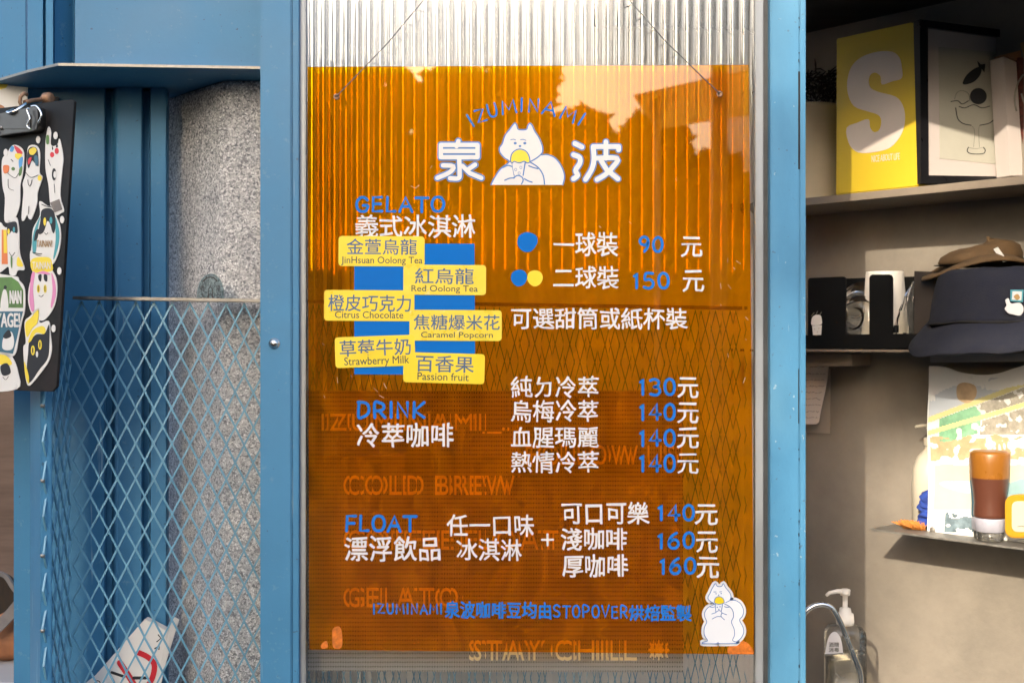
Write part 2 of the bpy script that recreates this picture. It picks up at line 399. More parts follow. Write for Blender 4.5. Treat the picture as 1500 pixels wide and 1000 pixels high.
def fluted_glass():
    m = bpy.data.materials.new('fluted_glass'); m.use_nodes = True
    n = m.node_tree.nodes; l = m.node_tree.links; n.remove(n['Principled BSDF']); out = n['Material Output']
    g = n.new('ShaderNodeBsdfGlass'); g.inputs['IOR'].default_value = 1.47; g.inputs['Roughness'].default_value = .012; g.inputs[0].default_value = (.97, .985, .98, 1)
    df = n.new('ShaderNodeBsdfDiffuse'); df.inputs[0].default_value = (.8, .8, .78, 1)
    mx = n.new('ShaderNodeMixShader')
    tc = n.new('ShaderNodeTexCoord'); t = n.new('ShaderNodeTexNoise'); t.inputs['Scale'].default_value = 45; t.inputs['Detail'].default_value = 9; t.inputs['Roughness'].default_value = .7
    l.new(tc.outputs['Object'], t.inputs['Vector'])
    r = n.new('ShaderNodeMapRange'); r.inputs[1].default_value = .4; r.inputs[2].default_value = .8; r.inputs[3].default_value = .004; r.inputs[4].default_value = .06
    l.new(t.outputs[0], r.inputs[0])
    # sky brightness painted as pale streaky haze towards the pane top
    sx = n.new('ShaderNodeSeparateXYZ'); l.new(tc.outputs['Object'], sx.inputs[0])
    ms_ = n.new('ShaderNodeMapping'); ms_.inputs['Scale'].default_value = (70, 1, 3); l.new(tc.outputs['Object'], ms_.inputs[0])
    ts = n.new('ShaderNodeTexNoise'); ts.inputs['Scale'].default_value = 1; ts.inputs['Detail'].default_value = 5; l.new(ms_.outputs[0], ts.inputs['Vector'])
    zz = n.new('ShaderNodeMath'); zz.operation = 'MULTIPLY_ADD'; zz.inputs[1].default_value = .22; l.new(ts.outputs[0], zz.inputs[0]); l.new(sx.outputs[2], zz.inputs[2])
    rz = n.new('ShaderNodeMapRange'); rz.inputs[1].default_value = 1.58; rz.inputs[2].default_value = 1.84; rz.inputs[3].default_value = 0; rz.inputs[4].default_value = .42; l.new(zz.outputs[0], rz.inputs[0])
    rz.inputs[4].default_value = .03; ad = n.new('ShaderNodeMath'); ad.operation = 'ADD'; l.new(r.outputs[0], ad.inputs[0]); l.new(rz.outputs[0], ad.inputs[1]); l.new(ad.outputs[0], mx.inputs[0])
    SKY_RAMP = (sx, rz)
    gs = n.new('ShaderNodeBsdfGlossy'); gs.inputs['Roughness'].default_value = .02; gs.inputs[0].default_value = (1, 1, 1, 1)
    mg = n.new('ShaderNodeMixShader'); mg.inputs[0].default_value = .10; l.new(g.outputs[0], mg.inputs[1]); l.new(gs.outputs[0], mg.inputs[2])
    mgn = mg
    l.new(mg.outputs[0], mx.inputs[1]); l.new(df.outputs[0], mx.inputs[2]); l.new(mx.outputs[0], out.inputs[0])
    # extra gloss added towards the pane top to brighten the reflected sky
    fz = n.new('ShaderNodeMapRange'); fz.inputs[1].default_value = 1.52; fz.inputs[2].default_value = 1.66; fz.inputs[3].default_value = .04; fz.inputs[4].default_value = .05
    l.new(SKY_RAMP[0].outputs[2], fz.inputs[0]); l.new(fz.outputs[0], mgn.inputs[0])
    # slight waviness along the flutes
    t2 = n.new('ShaderNodeTexNoise'); t2.inputs['Scale'].default_value = 22; t2.inputs['Detail'].default_value = 2; l.new(tc.outputs['Object'], t2.inputs['Vector'])
    bp = n.new('ShaderNodeBump'); bp.inputs['Strength'].default_value = .06; bp.inputs['Distance'].default_value = .002
    l.new(t2.outputs[0], bp.inputs['Height']); l.new(bp.outputs[0], g.inputs['Normal']); l.new(bp.outputs[0], gs.inputs['Normal'])
    return m
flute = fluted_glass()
flute_back = bpy.data.materials.new('clear_glass_back'); flute_back.use_nodes = True
_n = flute_back.node_tree.nodes; _l = flute_back.node_tree.links; _n.remove(_n['Principled BSDF'])
_g = _n.new('ShaderNodeBsdfGlass'); _g.inputs['IOR'].default_value = 1.47; _g.inputs['Roughness'].default_value = .012; _l.new(_g.outputs[0], _n['Material Output'].inputs[0])

def dotted(name):
    m = mat(name, (.35, .355, .36), .5, metal=.0, var=.06, vscale=9)
    n = m.node_tree.nodes; l = m.node_tree.links; b = n['Principled BSDF']
    src = b.inputs['Base Color'].links[0].from_socket
    tc = n.new('ShaderNodeTexCoord'); sp = n.new('ShaderNodeSeparateXYZ'); l.new(tc.outputs['Object'], sp.inputs[0])
    def cell(s):
        a = n.new('ShaderNodeMath'); a.operation = 'DIVIDE'; a.inputs[1].default_value = .0061; l.new(s, a.inputs[0])
        f = n.new('ShaderNodeMath'); f.operation = 'FRACT'; l.new(a.outputs[0], f.inputs[0])
        c = n.new('ShaderNodeMath'); c.operation = 'SUBTRACT'; c.inputs[1].default_value = .5; l.new(f.outputs[0], c.inputs[0])
        p = n.new('ShaderNodeMath'); p.operation = 'MULTIPLY'; l.new(c.outputs[0], p.inputs[0]); l.new(c.outputs[0], p.inputs[1]); return p
    ad = n.new('ShaderNodeMath'); ad.operation = 'ADD'; l.new(cell(sp.outputs[0]).outputs[0], ad.inputs[0]); l.new(cell(sp.outputs[2]).outputs[0], ad.inputs[1])
    lt = n.new('ShaderNodeMath'); lt.operation = 'LESS_THAN'; lt.inputs[1].default_value = .042; l.new(ad.outputs[0], lt.inputs[0])
    mx = n.new('ShaderNodeMix'); mx.data_type = 'RGBA'; l.new(lt.outputs[0], mx.inputs[0]); l.new(src, mx.inputs[6]); mx.inputs[7].default_value = (.03, .03, .03, 1)
    l.new(mx.outputs[2], b.inputs['Base Color'])
    return m
dots = dotted('perforated_grey_panel')
sign_yellow = mat('pale_yellow_letters', (.97, .88, .62), .5)

# ------------------------------------------------------------------ lettering
def glyphs(body):
    c = bpy.data.curves.new('text', 'FONT'); c.body = body; c.resolution_u = 3; c.extrude = 0.01
    o = bpy.data.objects.new('text', c); col.objects.link(o)
    dg = bpy.context.evaluated_depsgraph_get(); e = o.evaluated_get(dg); me = e.to_mesh()
    v = [tuple(p.co) for p in me.vertices]; f = [tuple(p.vertices) for p in me.polygons]
    e.to_mesh_clear(); bpy.data.objects.remove(o); bpy.data.curves.remove(c)
    return v, f

def text(mb, body, box, fn, off=.0008, th=.0004, bold=0.0, m=0, slope=0.0, hand=0.0, shear=0.0):
    """lettering fitted to the box (x0,y0,x1,y1) in photo pixels on surface fn; hand = wobble of hand-drawn strokes"""
    v, f = glyphs(body)
    xs = [p[0] for p in v]; ys = [p[1] for p in v]
    a, b, c, dd = min(xs), max(xs), min(ys), max(ys)
    x0, y0, x1, y1 = box; sd = random.random() * 50
    k = [(0, 0)] if not bold else [(bold * cos(t * pi / 3 + .3), bold * sin(t * pi / 3 + .3)) for t in range(6)]
    for q, (ox, oy) in enumerate(k):
        o = len(mb.v)
        for x, y, z in v:
            u = x0 + (x - a) / (b - a) * (x1 - x0); t = y1 - (y - c) / (dd - c) * (y1 - y0)
            if hand:
                u += hand * (noise.noise((u * .07 + sd, t * .07, 0))) * 2 + hand * .6 * noise.noise((u * .2, t * .2 + sd, 3))
                t += hand * (noise.noise((u * .06, t * .08 + sd, 7))) * 2 + hand * .6 * noise.noise((u * .2 + sd, t * .2, 9))
            t += slope * (u - x0); u += shear * (y1 - t)
            mb.v.append(fn(u + ox, t + oy, off + (q * .000015) - (0 if z > 0 else th)))
        for fc in f: mb.face(tuple(o + i for i in fc), m)

GL = {
 'I': [[(.5, 0), (.5, 1)]], 'Z': [[(.1, 1), (.9, .95), (.1, .05), (.95, .05)]],
 'U': [[(.12, 1), (.12, .4), (.25, .08), (.5, 0), (.75, .08), (.9, .4), (.88, 1)]],
 'M': [[(.05, 0), (.15, 1), (.5, .3), (.85, 1), (.97, 0)]], 'N': [[(.1, 0), (.12, 1), (.85, .03), (.88, 1)]],
 'A': [[(.02, 0), (.5, 1), (.97, 0)], [(.2, .36), (.8, .36)]],
 'G': [[(.9, .8), (.7, .97), (.4, .97), (.15, .75), (.08, .45), (.2, .12), (.5, .0), (.8, .08), (.93, .42), (.58, .42)]],
 'E': [[(.9, .98), (.15, .98), (.12, 0), (.92, .02)], [(.14, .52), (.8, .52)]], 'L': [[(.15, 1), (.13, .02), (.9, .03)]],
 'T': [[(.02, .97), (.98, .97)], [(.5, .97), (.5, 0)]],
 'O': [[(.5, 1), (.2, .9), (.05, .5), (.2, .1), (.5, 0), (.8, .1), (.96, .5), (.8, .9), (.5, 1)]],
 'D': [[(.14, 1), (.14, 0), (.5, .02), (.82, .2), (.92, .52), (.78, .85), (.45, .98), (.05, .98)]],
 'R': [[(.14, 0), (.14, .98), (.55, .98), (.82, .85), (.8, .58), (.5, .46), (.16, .46)], [(.48, .45), (.92, 0)]],
 'K': [[(.14, 1), (.14, 0)], [(.9, 1), (.18, .45), (.92, 0)]], 'F': [[(.92, .98), (.15, .98), (.13, 0)], [(.15, .5), (.8, .5)]],
 'S': [[(.88, .85), (.6, 1), (.25, .95), (.12, .75), (.3, .57), (.65, .47), (.88, .28), (.75, .06), (.4, 0), (.08, .12)]],
 'P': [[(.14, 0), (.14, .98), (.6, .98), (.88, .8), (.8, .55), (.5, .45), (.16, .45)]], 'V': [[(.03, 1), (.5, 0), (.97, 1)]],
 '0': [[(.5, 1), (.2, .85), (.08, .5), (.2, .12), (.5, 0), (.8, .12), (.93, .5), (.8, .88), (.5, 1)]],
 '1': [[(.2, .78), (.55, 1), (.55, 0)]],
 '3': [[(.12, .92), (.5, 1), (.85, .85), (.75, .6), (.4, .52), (.8, .45), (.93, .2), (.6, 0), (.1, .06)]],
 '4': [[(.68, 0), (.68, 1), (.04, .3), (.97, .32)]],
 '5': [[(.85, .98), (.25, .98), (.18, .55), (.55, .6), (.88, .4), (.8, .1), (.45, 0), (.08, .08)]],
 '6': [[(.75, 1), (.3, .75), (.08, .3), (.3, .02), (.7, .02), (.92, .28), (.7, .55), (.3, .5), (.1, .3)]],
 '9': [[(.9, .72), (.65, .45), (.25, .5), (.1, .75), (.35, .98), (.7, .97), (.9, .72), (.8, .3), (.5, 0)]],
}
SHARP = set('IZMNAELTKFV14')
WID = {'I': .35, 'M': 1.15, '1': .6, 'L': .8, 'F': .85, 'E': .85}
def hand_text(mb, s, box, wd, fn, off=.0009, m=0, slope=0.0, gap=.22):
    x0, y0, x1, y1 = box
    tot = sum(WID.get(c, 1) for c in s) + gap * (len(s) - 1); u = (x1 - x0) / tot; x = x0
    for c in s:
        cw = WID.get(c, 1) * u; j = random.uniform(-.05, .05); jy = random.uniform(-.6, .6)
        for st in GL[c]:
            pts = [(x + (p[0] + j * (p[1] - .5)) * cw, y1 - p[1] * (y1 - y0) + jy + slope * (x - x0)) for p in st]
            if c == '1': pts = [(x + (.5 + (p[0] - .5)) * cw, q[1]) for p, q in zip(st, pts)]
            if c not in SHARP: pts = cr(pts, False, 4)
            mb.stroke(pts, wd, fn, off, m=m)
        x += cw + gap * u

# ================================================================== SETTING
gb = MB(); gb.v += [Vector(p) for p in ((-150, -150, 0), (150, -150, 0), (150, 150, 0), (-150, 150, 0))]; gb.face((0, 1, 2, 3))
struct(gb.build('ground', asphalt))

# interior: back wall, angled side wall, ceiling, floor slab
WA = Vector((.530, .55)); WB = Vector((.7985, .26))
wdir = (WB - WA).normalized(); wn = Vector((-abs(wdir.y), -abs(wdir.x)))  # towards the opening / camera
wn = Vector((wdir.y, -wdir.x)).normalized()
if wn.y > 0: wn = -wn
WEND = WA + wdir * 1.05
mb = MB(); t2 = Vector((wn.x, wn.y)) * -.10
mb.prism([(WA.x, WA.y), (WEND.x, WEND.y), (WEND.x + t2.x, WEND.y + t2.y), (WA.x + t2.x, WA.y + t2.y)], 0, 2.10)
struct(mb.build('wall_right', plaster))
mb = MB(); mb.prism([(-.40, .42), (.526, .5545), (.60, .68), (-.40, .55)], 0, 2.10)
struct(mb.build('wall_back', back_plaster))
mb = MB(); mb.box((.16, .05, 1.955), (1.6, 1.0, 2.05)); struct(mb.build('ceiling', dark_wood))
def wall_plane(o):
    a = Vector((WA.x + wn.x * o, WA.y + wn.y * o, 1)); b = Vector((WB.x + wn.x * o, WB.y + wn.y * o, 1))
    return a, Vector((wn.x, wn.y, 0))
def wall_f(o): return on_plane(wall_plane(o))
FRONT = .145     # shelf depth off the wall

mb = MB(); mb.box((.40, -.02, 1.868), (2.4, .03, 2.4)); tag(mb.build('shade_lintel', blue, None, .002), 'unseen blue steel lintel added above the shelf bay to cut sky light', 'lintel')  # added out of view to block sky light and high sun from the shelves
mb = MB(); mb.box((.78, -.02, .1), (2.4, .02, 1.8675)); tag(mb.build('shade_panel', blue_worn, None, .002), 'unseen blue steel panel added right of the shelf bay to dim it', 'panel')  # added out of view to keep the shelf bay dim
# ---------------------------------------------------------------- left: header, corrugated wall, column
def pl(px, y): return ((px - 750) / FPX * (DC + y), y)
ZT = ZC + 407 / FPX * 1.62
hd = thing('steel_header', 'blue folded sheet steel header standing on a thin bare-edged plate', 'header', (-.6, .05, ZT))
mb = MB(); mb.prism([pl(-60, .16), pl(0, .113), pl(40, .062), pl(85, .02), pl(400, .041), pl(400, .30), pl(-60, .35)], ZT - .0035, ZT)
mb.build('plate', blue, hd)
mb = MB(); mb.sheet([pl(-60, .159), pl(0, .112), pl(40, .061), pl(85, .0192), pl(400, .0402)], ZT - .0033, ZT + .0003, .0007); mb.build('plate_edge', steel, hd)
mb = MB(); mb.sheet([pl(-60, .175), pl(38, .082)], ZT + .0005, 2.4, .01); mb.build('side_panel', blue, hd, .001)
mb = MB(); mb.sheet([pl(40, .072), pl(63, .05), pl(64.5, .060), pl(66.5, .060), pl(67.5, .046), pl(78, .036), pl(79, .060), pl(106, .085), pl(109, .055)], ZT + .0005, 2.4, .006)
mb.build('corner_fold', blue, hd, .0008)
mb = MB(); mb.sheet([pl(109.5, .055), pl(410, .060)], ZT + .0005, 2.4, .006); mb.build('front_panel', blue, hd, .0008)

mb = MB()
prof = [pl(20, .165), pl(75, .160), pl(153, .160), pl(154, .178), pl(164, .178), pl(170, .156), pl(173, .153), pl(207, .157), pl(209, .180), pl(219, .180), pl(221, .157), pl(243, .157), pl(246, .200)]
mb.sheet(prof, 0, ZT - .004, .005)
tag(mb.build('corrugated_steel_wall', blue, None, .0015), 'blue ribbed steel sheet wall behind the wire mesh', 'wall')
mb = MB(); mb.prism([pl(245, .235), pl(322, .112), pl(330, .108), pl(410, .108), (-.30, .40), (-.50, .42)], 0, ZT - .004)
tag(mb.build('stone_column', stone, None, .004), 'grey washed pebble stone column beside the blue door stile', 'column')

# shelf over the mesh + wire mesh front
YM = .07
mb = MB()
a0, a1 = P(106, 437, YM - .012), P(1092, 452, YM - .012)
zs = a0.z; ze = a1.z
mb.hexa([a0 + Vector((0, 0, .0032)), a0 - Vector((0, 0, .0012)), a1 - Vector((0, 0, .0012)), a1 + Vector((0, 0, .0032))],
        [p + Vector((0, .036 + (0), 0)) for p in (a0 + Vector((0, 0, .0032)), a0 - Vector((0, 0, .0012)), a1 - Vector((0, 0, .0012)), a1 + Vector((0, 0, .0032)))])
tag(mb.build('steel_ledge', steel, None, .0005), 'thin bare steel ledge running along the top of the wire mesh', 'ledge')

ms = thing('wire_mesh_guard', 'blue painted expanded metal mesh guard below the steel ledge', 'mesh', P(600, 1000, YM))
mb = MB(); sx, sz = .02535, .0492
X0 = P(106, 500, YM).x; Xe = P(1098, 500, YM).x; ztop = zs - .004; ncol = int((Xe - X0) / sx); nrow = 26
def mesh_z(x): return ztop + (ze - zs) * (x - X0) / (Xe - X0)
def strand(mb, pt, c, r, jit):
    pass
def lattice(fn, ncol, nrow, wob):
    b = MB()
    for r in range(nrow):
        for c in range(ncol):
            # node columns: each diamond cell from top node to bottom node
            top = (c + .5, r); le = (c, r + .5); ri = (c + 1, r + .5); bo = (c + .5, r + 1)
            for i, (s, e) in enumerate(((top, le), (top, ri), (le, bo), (ri, bo))):
                S, E = Vector(fn(*s)), Vector(fn(*e))
                y = Vector((0, -.0009 if i in (1, 2) else .0006, 0))
                g = (E - S) * .04
                b.bar(S + y - g, E - y * .4 + g, .0024, .0019)
    return b
lattice(lambda c, r: (X0 + c * sx + .0006 * noise.noise((c, r, 0)), YM + .0015 * noise.noise((c * .3, r * .3, 4)), mesh_z(X0 + c * sx) - r * sz + .0008 * noise.noise((r, c, 2))), ncol, nrow, 0).build('front_mesh', blue_mesh, ms)
Xs = X0 - .001
lattice(lambda c, r: (Xs + .0016 * noise.noise((c * 2, r, 8)), YM - .004 - c * .0245, ztop - (r + .3) * sz), 4, nrow, 0).build('side_mesh', blue_mesh, ms)
mb = MB()
for k in range(9):
    mb = MB(); z = ztop - .14 - k * .0985; p = Vector((Xs - .001, -.031, z)); mb.lathe(p, [(0, -.003), (.003, -.002), (.0036, .001), (0, .003)], 8)
    mb.build('weld_bead', steel, ms)

pt = thing('steel_post', 'blue steel corner post left of the wire mesh', 'post', (-.63, -.02, 0))
mb = MB(); mb.prism([pl(44, .045), pl(59.5, -.025), pl(76, -.020), pl(76, .03)], 0, 1.36); mb.build('shaft', blue, pt, .0015)
mb = MB(); mb.box((-.69, -.06, 0), (-.585, .05, .012)); mb.build('base_plate', blue, pt, .001)

# arch plaque on the ledge
fa = flat(YM - .004)
aq = thing('arch_plaque', 'small dark teal translucent arch standing on the steel ledge', 'plaque', P(309, 441, YM))
mb = MB()
arch = [(289, 440.5), (290, 425), (294, 412), (301, 404), (309, 401), (317, 403), (324, 411), (328, 424), (329, 440.5)]
mb.poly(cr(arch, False, 4), fa, .003, .003); mb.build('panel', teal_film, aq)
mb = MB()
text(mb, '香', (294, 418, 301, 426), fa, .0036); text(mb, '港', (317, 418, 324, 426), fa, .0036)
text(mb, '人', (294, 430, 302, 438), fa, .0036); text(mb, '文', (317, 430, 325, 438), fa, .0036)
mb.stroke([(306, 438), (306, 424), (309, 419), (312, 424), (312, 438)], 1.2, fa, .0036); mb.stroke([(303, 438), (309, 430), (315, 438)], 1.2, fa, .0036)
mb.stroke([(299, 412), (304, 407), (309, 406), (314, 407), (319, 412)], 1.6, fa, .0036)
mb.build('engraving', ink, aq)

# white carton folded behind the mesh
bagp = thing('paper_carrier_bag', 'white folded paper bag with red ribbon print behind the mesh', 'bag', P(190, 1040, .125))
fb = flat(.122); mb = MB()
outl = [(100, 1020), (140, 988), (212, 906), (246, 924), (241, 960), (229, 1020)]
A = [fb(x, y, 0) for x, y in outl]; B = [p + Vector((0, .016, 0)) for p in A]; mb.hexa(A, B); mb.build('paper_body', paper, bagp, .0008)
mb = MB(); A = [fb(x, y, .004 if i < 2 else .0) for i, (x, y) in enumerate([(248, 922), (254, 901), (262, 907), (243, 970), (231, 1020), (224, 1020)])]
mb.hexa(A, [p + Vector((0, .002, 0)) for p in A]); mb.build('folded_flap', paper, bagp)
mb = MB()
mb.stroke([(176, 970), (184, 982), (193, 996), (200, 1010)], 9, fb, .0008, smooth=4, m=0); mb.stroke([(203, 955), (216, 961), (226, 972), (224, 990), (216, 1005)], 8, fb, .0009, smooth=4)
mb.stroke([(164, 984), (182, 990)], 4, fb, .0008, m=1); mb.stroke([(196, 992), (214, 992)], 4.5, fb, .0008, m=1)
mb.stroke([(232, 929), (236, 934), (230, 939)], 1.6, fb, .0008, m=1); mb.stroke([(227, 949), (234, 945), (233, 950)], 2, fb, .0008, m=1)
mb.stroke(ell(143, 1000, 4, 4) + [(147, 1000)], 1.2, fb, .0008, m=1)
mb.build('ribbon_print', [red_p, ink], bagp)

# far left: brown steel back panel, pale table, tan bag, poster
mb = MB(); mb.box((-1.6, .55, .1), (-.72, .57, 1.34)); tag(mb.build('brown_panel', brown_back, None, .002), 'brown brushed metal panel behind the pale table at far left', 'panel')
tb = thing('pale_table', 'pale grey table with a white edge stripe at lower left', 'table', (-1.1, .3, 0))
D0 = 2.05; zt = ZC - 450 / FPX * D0
mb = MB(); mb.box((-1.7, .12, zt - .03), (-.70, .54, zt)); mb.build('tabletop', table_top, tb, .002)
mb = MB(); mb.box((-1.7, .205, zt + .0003), (-.71, .245, zt + .0012)); mb.build('edge_stripe', white_v, tb)
for lx in (-1.6, -.8):
    mb = MB(); mb.box((lx, .35, 0), (lx + .04, .39, zt - .031)); mb.build('leg', table_top, tb, .002)
hb = thing('tan_bag', 'rounded tan bag with grey strap and dark opening on the pale table', 'bag', (-.88, .36, zt))
def bagform(p, a, i): return p
c0 = P(14, 948, .40); c0.z = zt
mb = MB(); mb.lathe(c0, [(0, .001), (.035, .001), (.05, .015), (.053, .04), (.046, .07), (.03, .092), (0, .10)], 28, sx=1.0, sy=.8); mb.build('body', tan_leather, hb)
fs = flat(.335); mb = MB()
mb.stroke([(-12, 926), (10, 905), (28, 884), (46, 862)], 16, fs, .004, .006, smooth=4); mb.stroke([(-12, 838), (8, 842), (22, 862), (34, 873)], 6, fs, .005, .006, smooth=4); mb.build('strap', strap_grey, hb)
mb = MB(); mb.poly(cr([(-10, 846), (8, 846), (20, 862), (27, 874), (12, 890), (-10, 900)]), fs, .000, .02); mb.build('opening', fur_brown, hb)

mb = MB(); fz = flat(.135)
mb.poly([(-40, 120), (40, 128), (36, 300), (-40, 300)], fz, 0, .002)
mb.poly([(-40, 121.5), (12, 124), (9, 129), (2, 131), (-40, 134)], fz, .0006, .0005, 1)
mb.poly(cr([(-8, 155), (2, 154), (8, 160), (6, 170), (-8, 172)]), fz, .0006, .0005, 2)
tag(mb.build('wall_poster', [sheet_white, yel_p, tan_leather]), 'white poster with a yellow corner mark behind the clipboard', 'poster')

# ---------------------------------------------------------------- clipboard with stickers
cA, cB, cC, cD = P(109, 144, -.085), P(80, 573, -.085), P(-110, 174, .05), P(-120, 567, .05)
cpl = plane_from(cA, cB, cD); cf = on_plane(cpl)
cb = thing('clipboard', 'black clipboard full of cat stickers hanging from a rusty hook', 'clipboard', cf(0, 573))
mb = MB(); A = [cf(x, y, 0) for x, y in [(105, 145.5), (109, 149), (83, 566), (76, 573.5), (-118, 567), (-108, 172)]]
mb.hexa(A, [p - cpl[1] * .004 for p in A]); mb.build('board', black_board, cb, .0006)
mb = MB()
mb.poly(cr([(0, 172), (20, 167), (50, 161), (62, 158), (67, 166), (66, 188), (60, 194), (30, 198), (4, 202), (-4, 195), (-4, 180)], True, 3), cf, .012, .012)
mb.poly(rrect(9, 170, 57, 192, 3), cf, .0135, .002); cl = mb.build('clip', mat('nickel_clip', (.15, .14, .13), .4, metal=1, var=.2, vscale=40), cb, .0008)
mb = MB()
for q in ([(1, 176), (4, 172), (8, 174), (3, 184), (8, 197)], [(58, 163), (56, 166), (60, 178), (56, 188), (61, 193)], [(62, 160), (70, 160), (77, 172), (72, 184)]):
    mb = MB(); mb.tube([cf(x, y, .017) for x, y in cr(q, False, 4)], .0013, 8); mb.build('wire_loop', chrome, cl)
for x, y in ((14, 190), (54, 181)):
    mb = MB(); mb.lathe(cf(x, y, .013), [(.003, 0), (.003, .001), (0, .002)], 10, axis=cpl[1]); mb.build('rivet', steel, cl)

LW = 1.3
def cat_sticker(name, outline, layers, lines, border=white_v, lab=None):
    b = MB(); o = cr(outline, True, 4)
    b.poly(o, cf, .0010, .0009, 0)
    mats = [border, ink]
    for i, (poly, m) in enumerate(layers):
        if m not in mats: mats.append(m)
        b.poly(poly, cf, .00125 + i * .00006, .0002, mats.index(m))
    for ln, wd in lines: b.stroke(ln, wd, cf, .0019, .0003, 1, 3)
    return b.build(name, mats, cb, label=lab)
S5 = lambda pts, ox, oy: [(x / 5.556 + ox, y / 5.556 + oy) for x, y in pts]
Z1 = lambda pts: S5(pts, 0, 110)
Z2 = lambda pts: S5(pts, 0, 270)
Z3 = lambda pts: S5(pts, 0, 400)
cat_sticker('cat_sticker', Z1([(105, 575), (160, 580), (200, 640), (190, 800), (170, 900), (165, 1060), (120, 1180), (80, 1200), (40, 1180), (45, 1000), (25, 900), (20, 700), (60, 640)]),
   [(cr(Z1([(120, 575), (165, 600), (190, 640), (150, 640)])), red_p), (cr(Z1([(135, 640), (185, 650), (160, 690), (130, 670)])), yel_p), (cr(Z1([(160, 690), (192, 670), (185, 740), (165, 760)])), blue_p), (cr(Z1([(165, 765), (188, 745), (180, 810), (160, 820)])), green_p),
    (cr(Z1([(100, 580), (122, 590), (110, 625), (88, 620)])), blue_p), (cr(Z1([(35, 740), (80, 740), (75, 790), (40, 800)])), orange_p), (ell(*Z1([(115, 765)])[0], 2.6, 2.6), green_p)],
   [(Z1([(70, 800), (130, 840), (160, 800)]), .5), (Z1([(75, 850), (80, 920), (120, 940)]), .5), (Z1([(100, 690), (115, 705)]), 1.1)])
cat_sticker('cat_sticker', Z1([(240, 580), (300, 575), (330, 640), (325, 790), (350, 830), (335, 885), (310, 960), (305, 1050), (265, 1165), (240, 1170), (225, 1140), (200, 1185), (180, 1160), (195, 960), (190, 880), (215, 800), (225, 650)]),
   [(cr(Z1([(235, 610), (270, 585), (310, 610), (320, 740), (290, 720), (265, 700), (240, 760), (225, 700)])), ink), (cr(Z1([(245, 610), (285, 590), (305, 615), (280, 650), (250, 645)])), yel_p), (cr(Z1([(235, 690), (262, 670), (255, 710), (238, 730)])), red_p), (cr(Z1([(285, 665), (312, 660), (318, 720), (298, 740)])), teal_dark_p), (ell(*Z1([(330, 840)])[0], 3, 4), yel_p)],
   [(Z1([(215, 790), (260, 835), (320, 815)]), .7), (Z1([(235, 855), (240, 890), (250, 905)]), .7), (Z1([(270, 855), (262, 890), (252, 905)]), .7), (Z1([(245, 1070), (240, 1130)]), .7)])
cat_sticker('cat_sticker', Z1([(400, 420), (420, 470), (415, 560), (440, 580), (475, 560), (485, 520), (500, 560), (520, 680), (510, 780), (495, 980), (525, 1100), (500, 1125), (455, 1140), (415, 1060), (400, 900), (375, 760), (375, 560), (385, 470)]),
   [(ell(*Z1([(430, 650)])[0], 3, 4), red_p), (ell(*Z1([(468, 620)])[0], 3, 4.5), red_p), (cr(Z1([(430, 580), (440, 600), (432, 612)])), ink), (cr(Z1([(470, 560), (478, 585), (462, 590)])), ink), (ell(*Z1([(447, 810)])[0], 3.2, 9), ink), (ell(*Z1([(455, 812)])[0], 2.2, 5), white_v), (Z1([(415, 1040), (490, 1010), (515, 1095), (450, 1120)]), strap_grey), (cr(Z1([(385, 500), (405, 495), (405, 560), (385, 560)])), green_p)],
   [(Z1([(400, 690), (420, 740)]), .5), (Z1([(450, 890), (455, 960)]), .5)])
cat_sticker('cat_sticker', Z2([(325, 140), (390, 175), (440, 185), (455, 250), (490, 330), (500, 440), (480, 560), (435, 650), (410, 600), (270, 560), (265, 480), (275, 360), (330, 250)]),
   [(cr(Z2([(335, 260), (290, 360), (270, 460), (275, 560), (300, 540), (310, 380)])), teal_p), (cr(Z2([(455, 270), (488, 380), (485, 480), (455, 590), (440, 600), (460, 450)])), teal_p), (cr(Z2([(345, 215), (400, 195), (445, 225), (460, 330), (440, 400), (400, 300), (360, 390), (320, 400), (335, 300)])), ink), (cr(Z2([(395, 300), (380, 360), (400, 410), (425, 360)])), white_v), (ell(*Z2([(372, 305)])[0], 2, 6), yel_p), (ell(*Z2([(422, 295)])[0], 2, 5), teal_p), (cr(Z2([(300, 380), (325, 370), (310, 440), (285, 460)])), ink)],
   [(Z2([(372, 395), (385, 410), (398, 395)]), .6), (Z2([(350, 165), (385, 180), (425, 185)]), 1.2)])
b = MB(); text(b, 'TAINAN!', Z2([(308, 455), (435, 512)])[0] + Z2([(308, 455), (435, 512)])[1], cf, .0021, .0003); b.build('sticker_lettering', ochre, cb)
cat_sticker('cat_sticker', Z2([(255, 540), (300, 580), (400, 590), (430, 640), (425, 690), (460, 760), (470, 860), (450, 980), (400, 1070), (340, 1110), (270, 1060), (235, 960), (240, 840), (270, 720), (250, 620)]),
   [(cr(Z2([(265, 610), (400, 595), (430, 650), (425, 705), (280, 715)])), yel_p), (cr(Z2([(262, 740), (290, 720), (275, 850), (285, 1010), (262, 1030), (245, 930)])), pink_p), (cr(Z2([(425, 720), (455, 800), (460, 900), (430, 1000), (420, 980), (435, 860)])), pink_p), (cr(Z2([(305, 725), (360, 705), (418, 730), (380, 735), (345, 728)])), pink_p), (cr(Z2([(320, 740), (345, 735), (340, 790), (322, 775)])), ink), (cr(Z2([(365, 735), (390, 740), (390, 790), (368, 780)])), ink), (ell(*Z2([(320, 850)])[0], 2.2, 6), yel_p), (ell(*Z2([(375, 850)])[0], 2.2, 6), yel_p)],
   [(Z2([(325, 905), (345, 915), (362, 900)]), .6), (Z2([(320, 830), (320, 870)]), .9), (Z2([(375, 830), (375, 870)]), .9), (Z2([(275, 555), (320, 565), (350, 565)]), 1.1)])
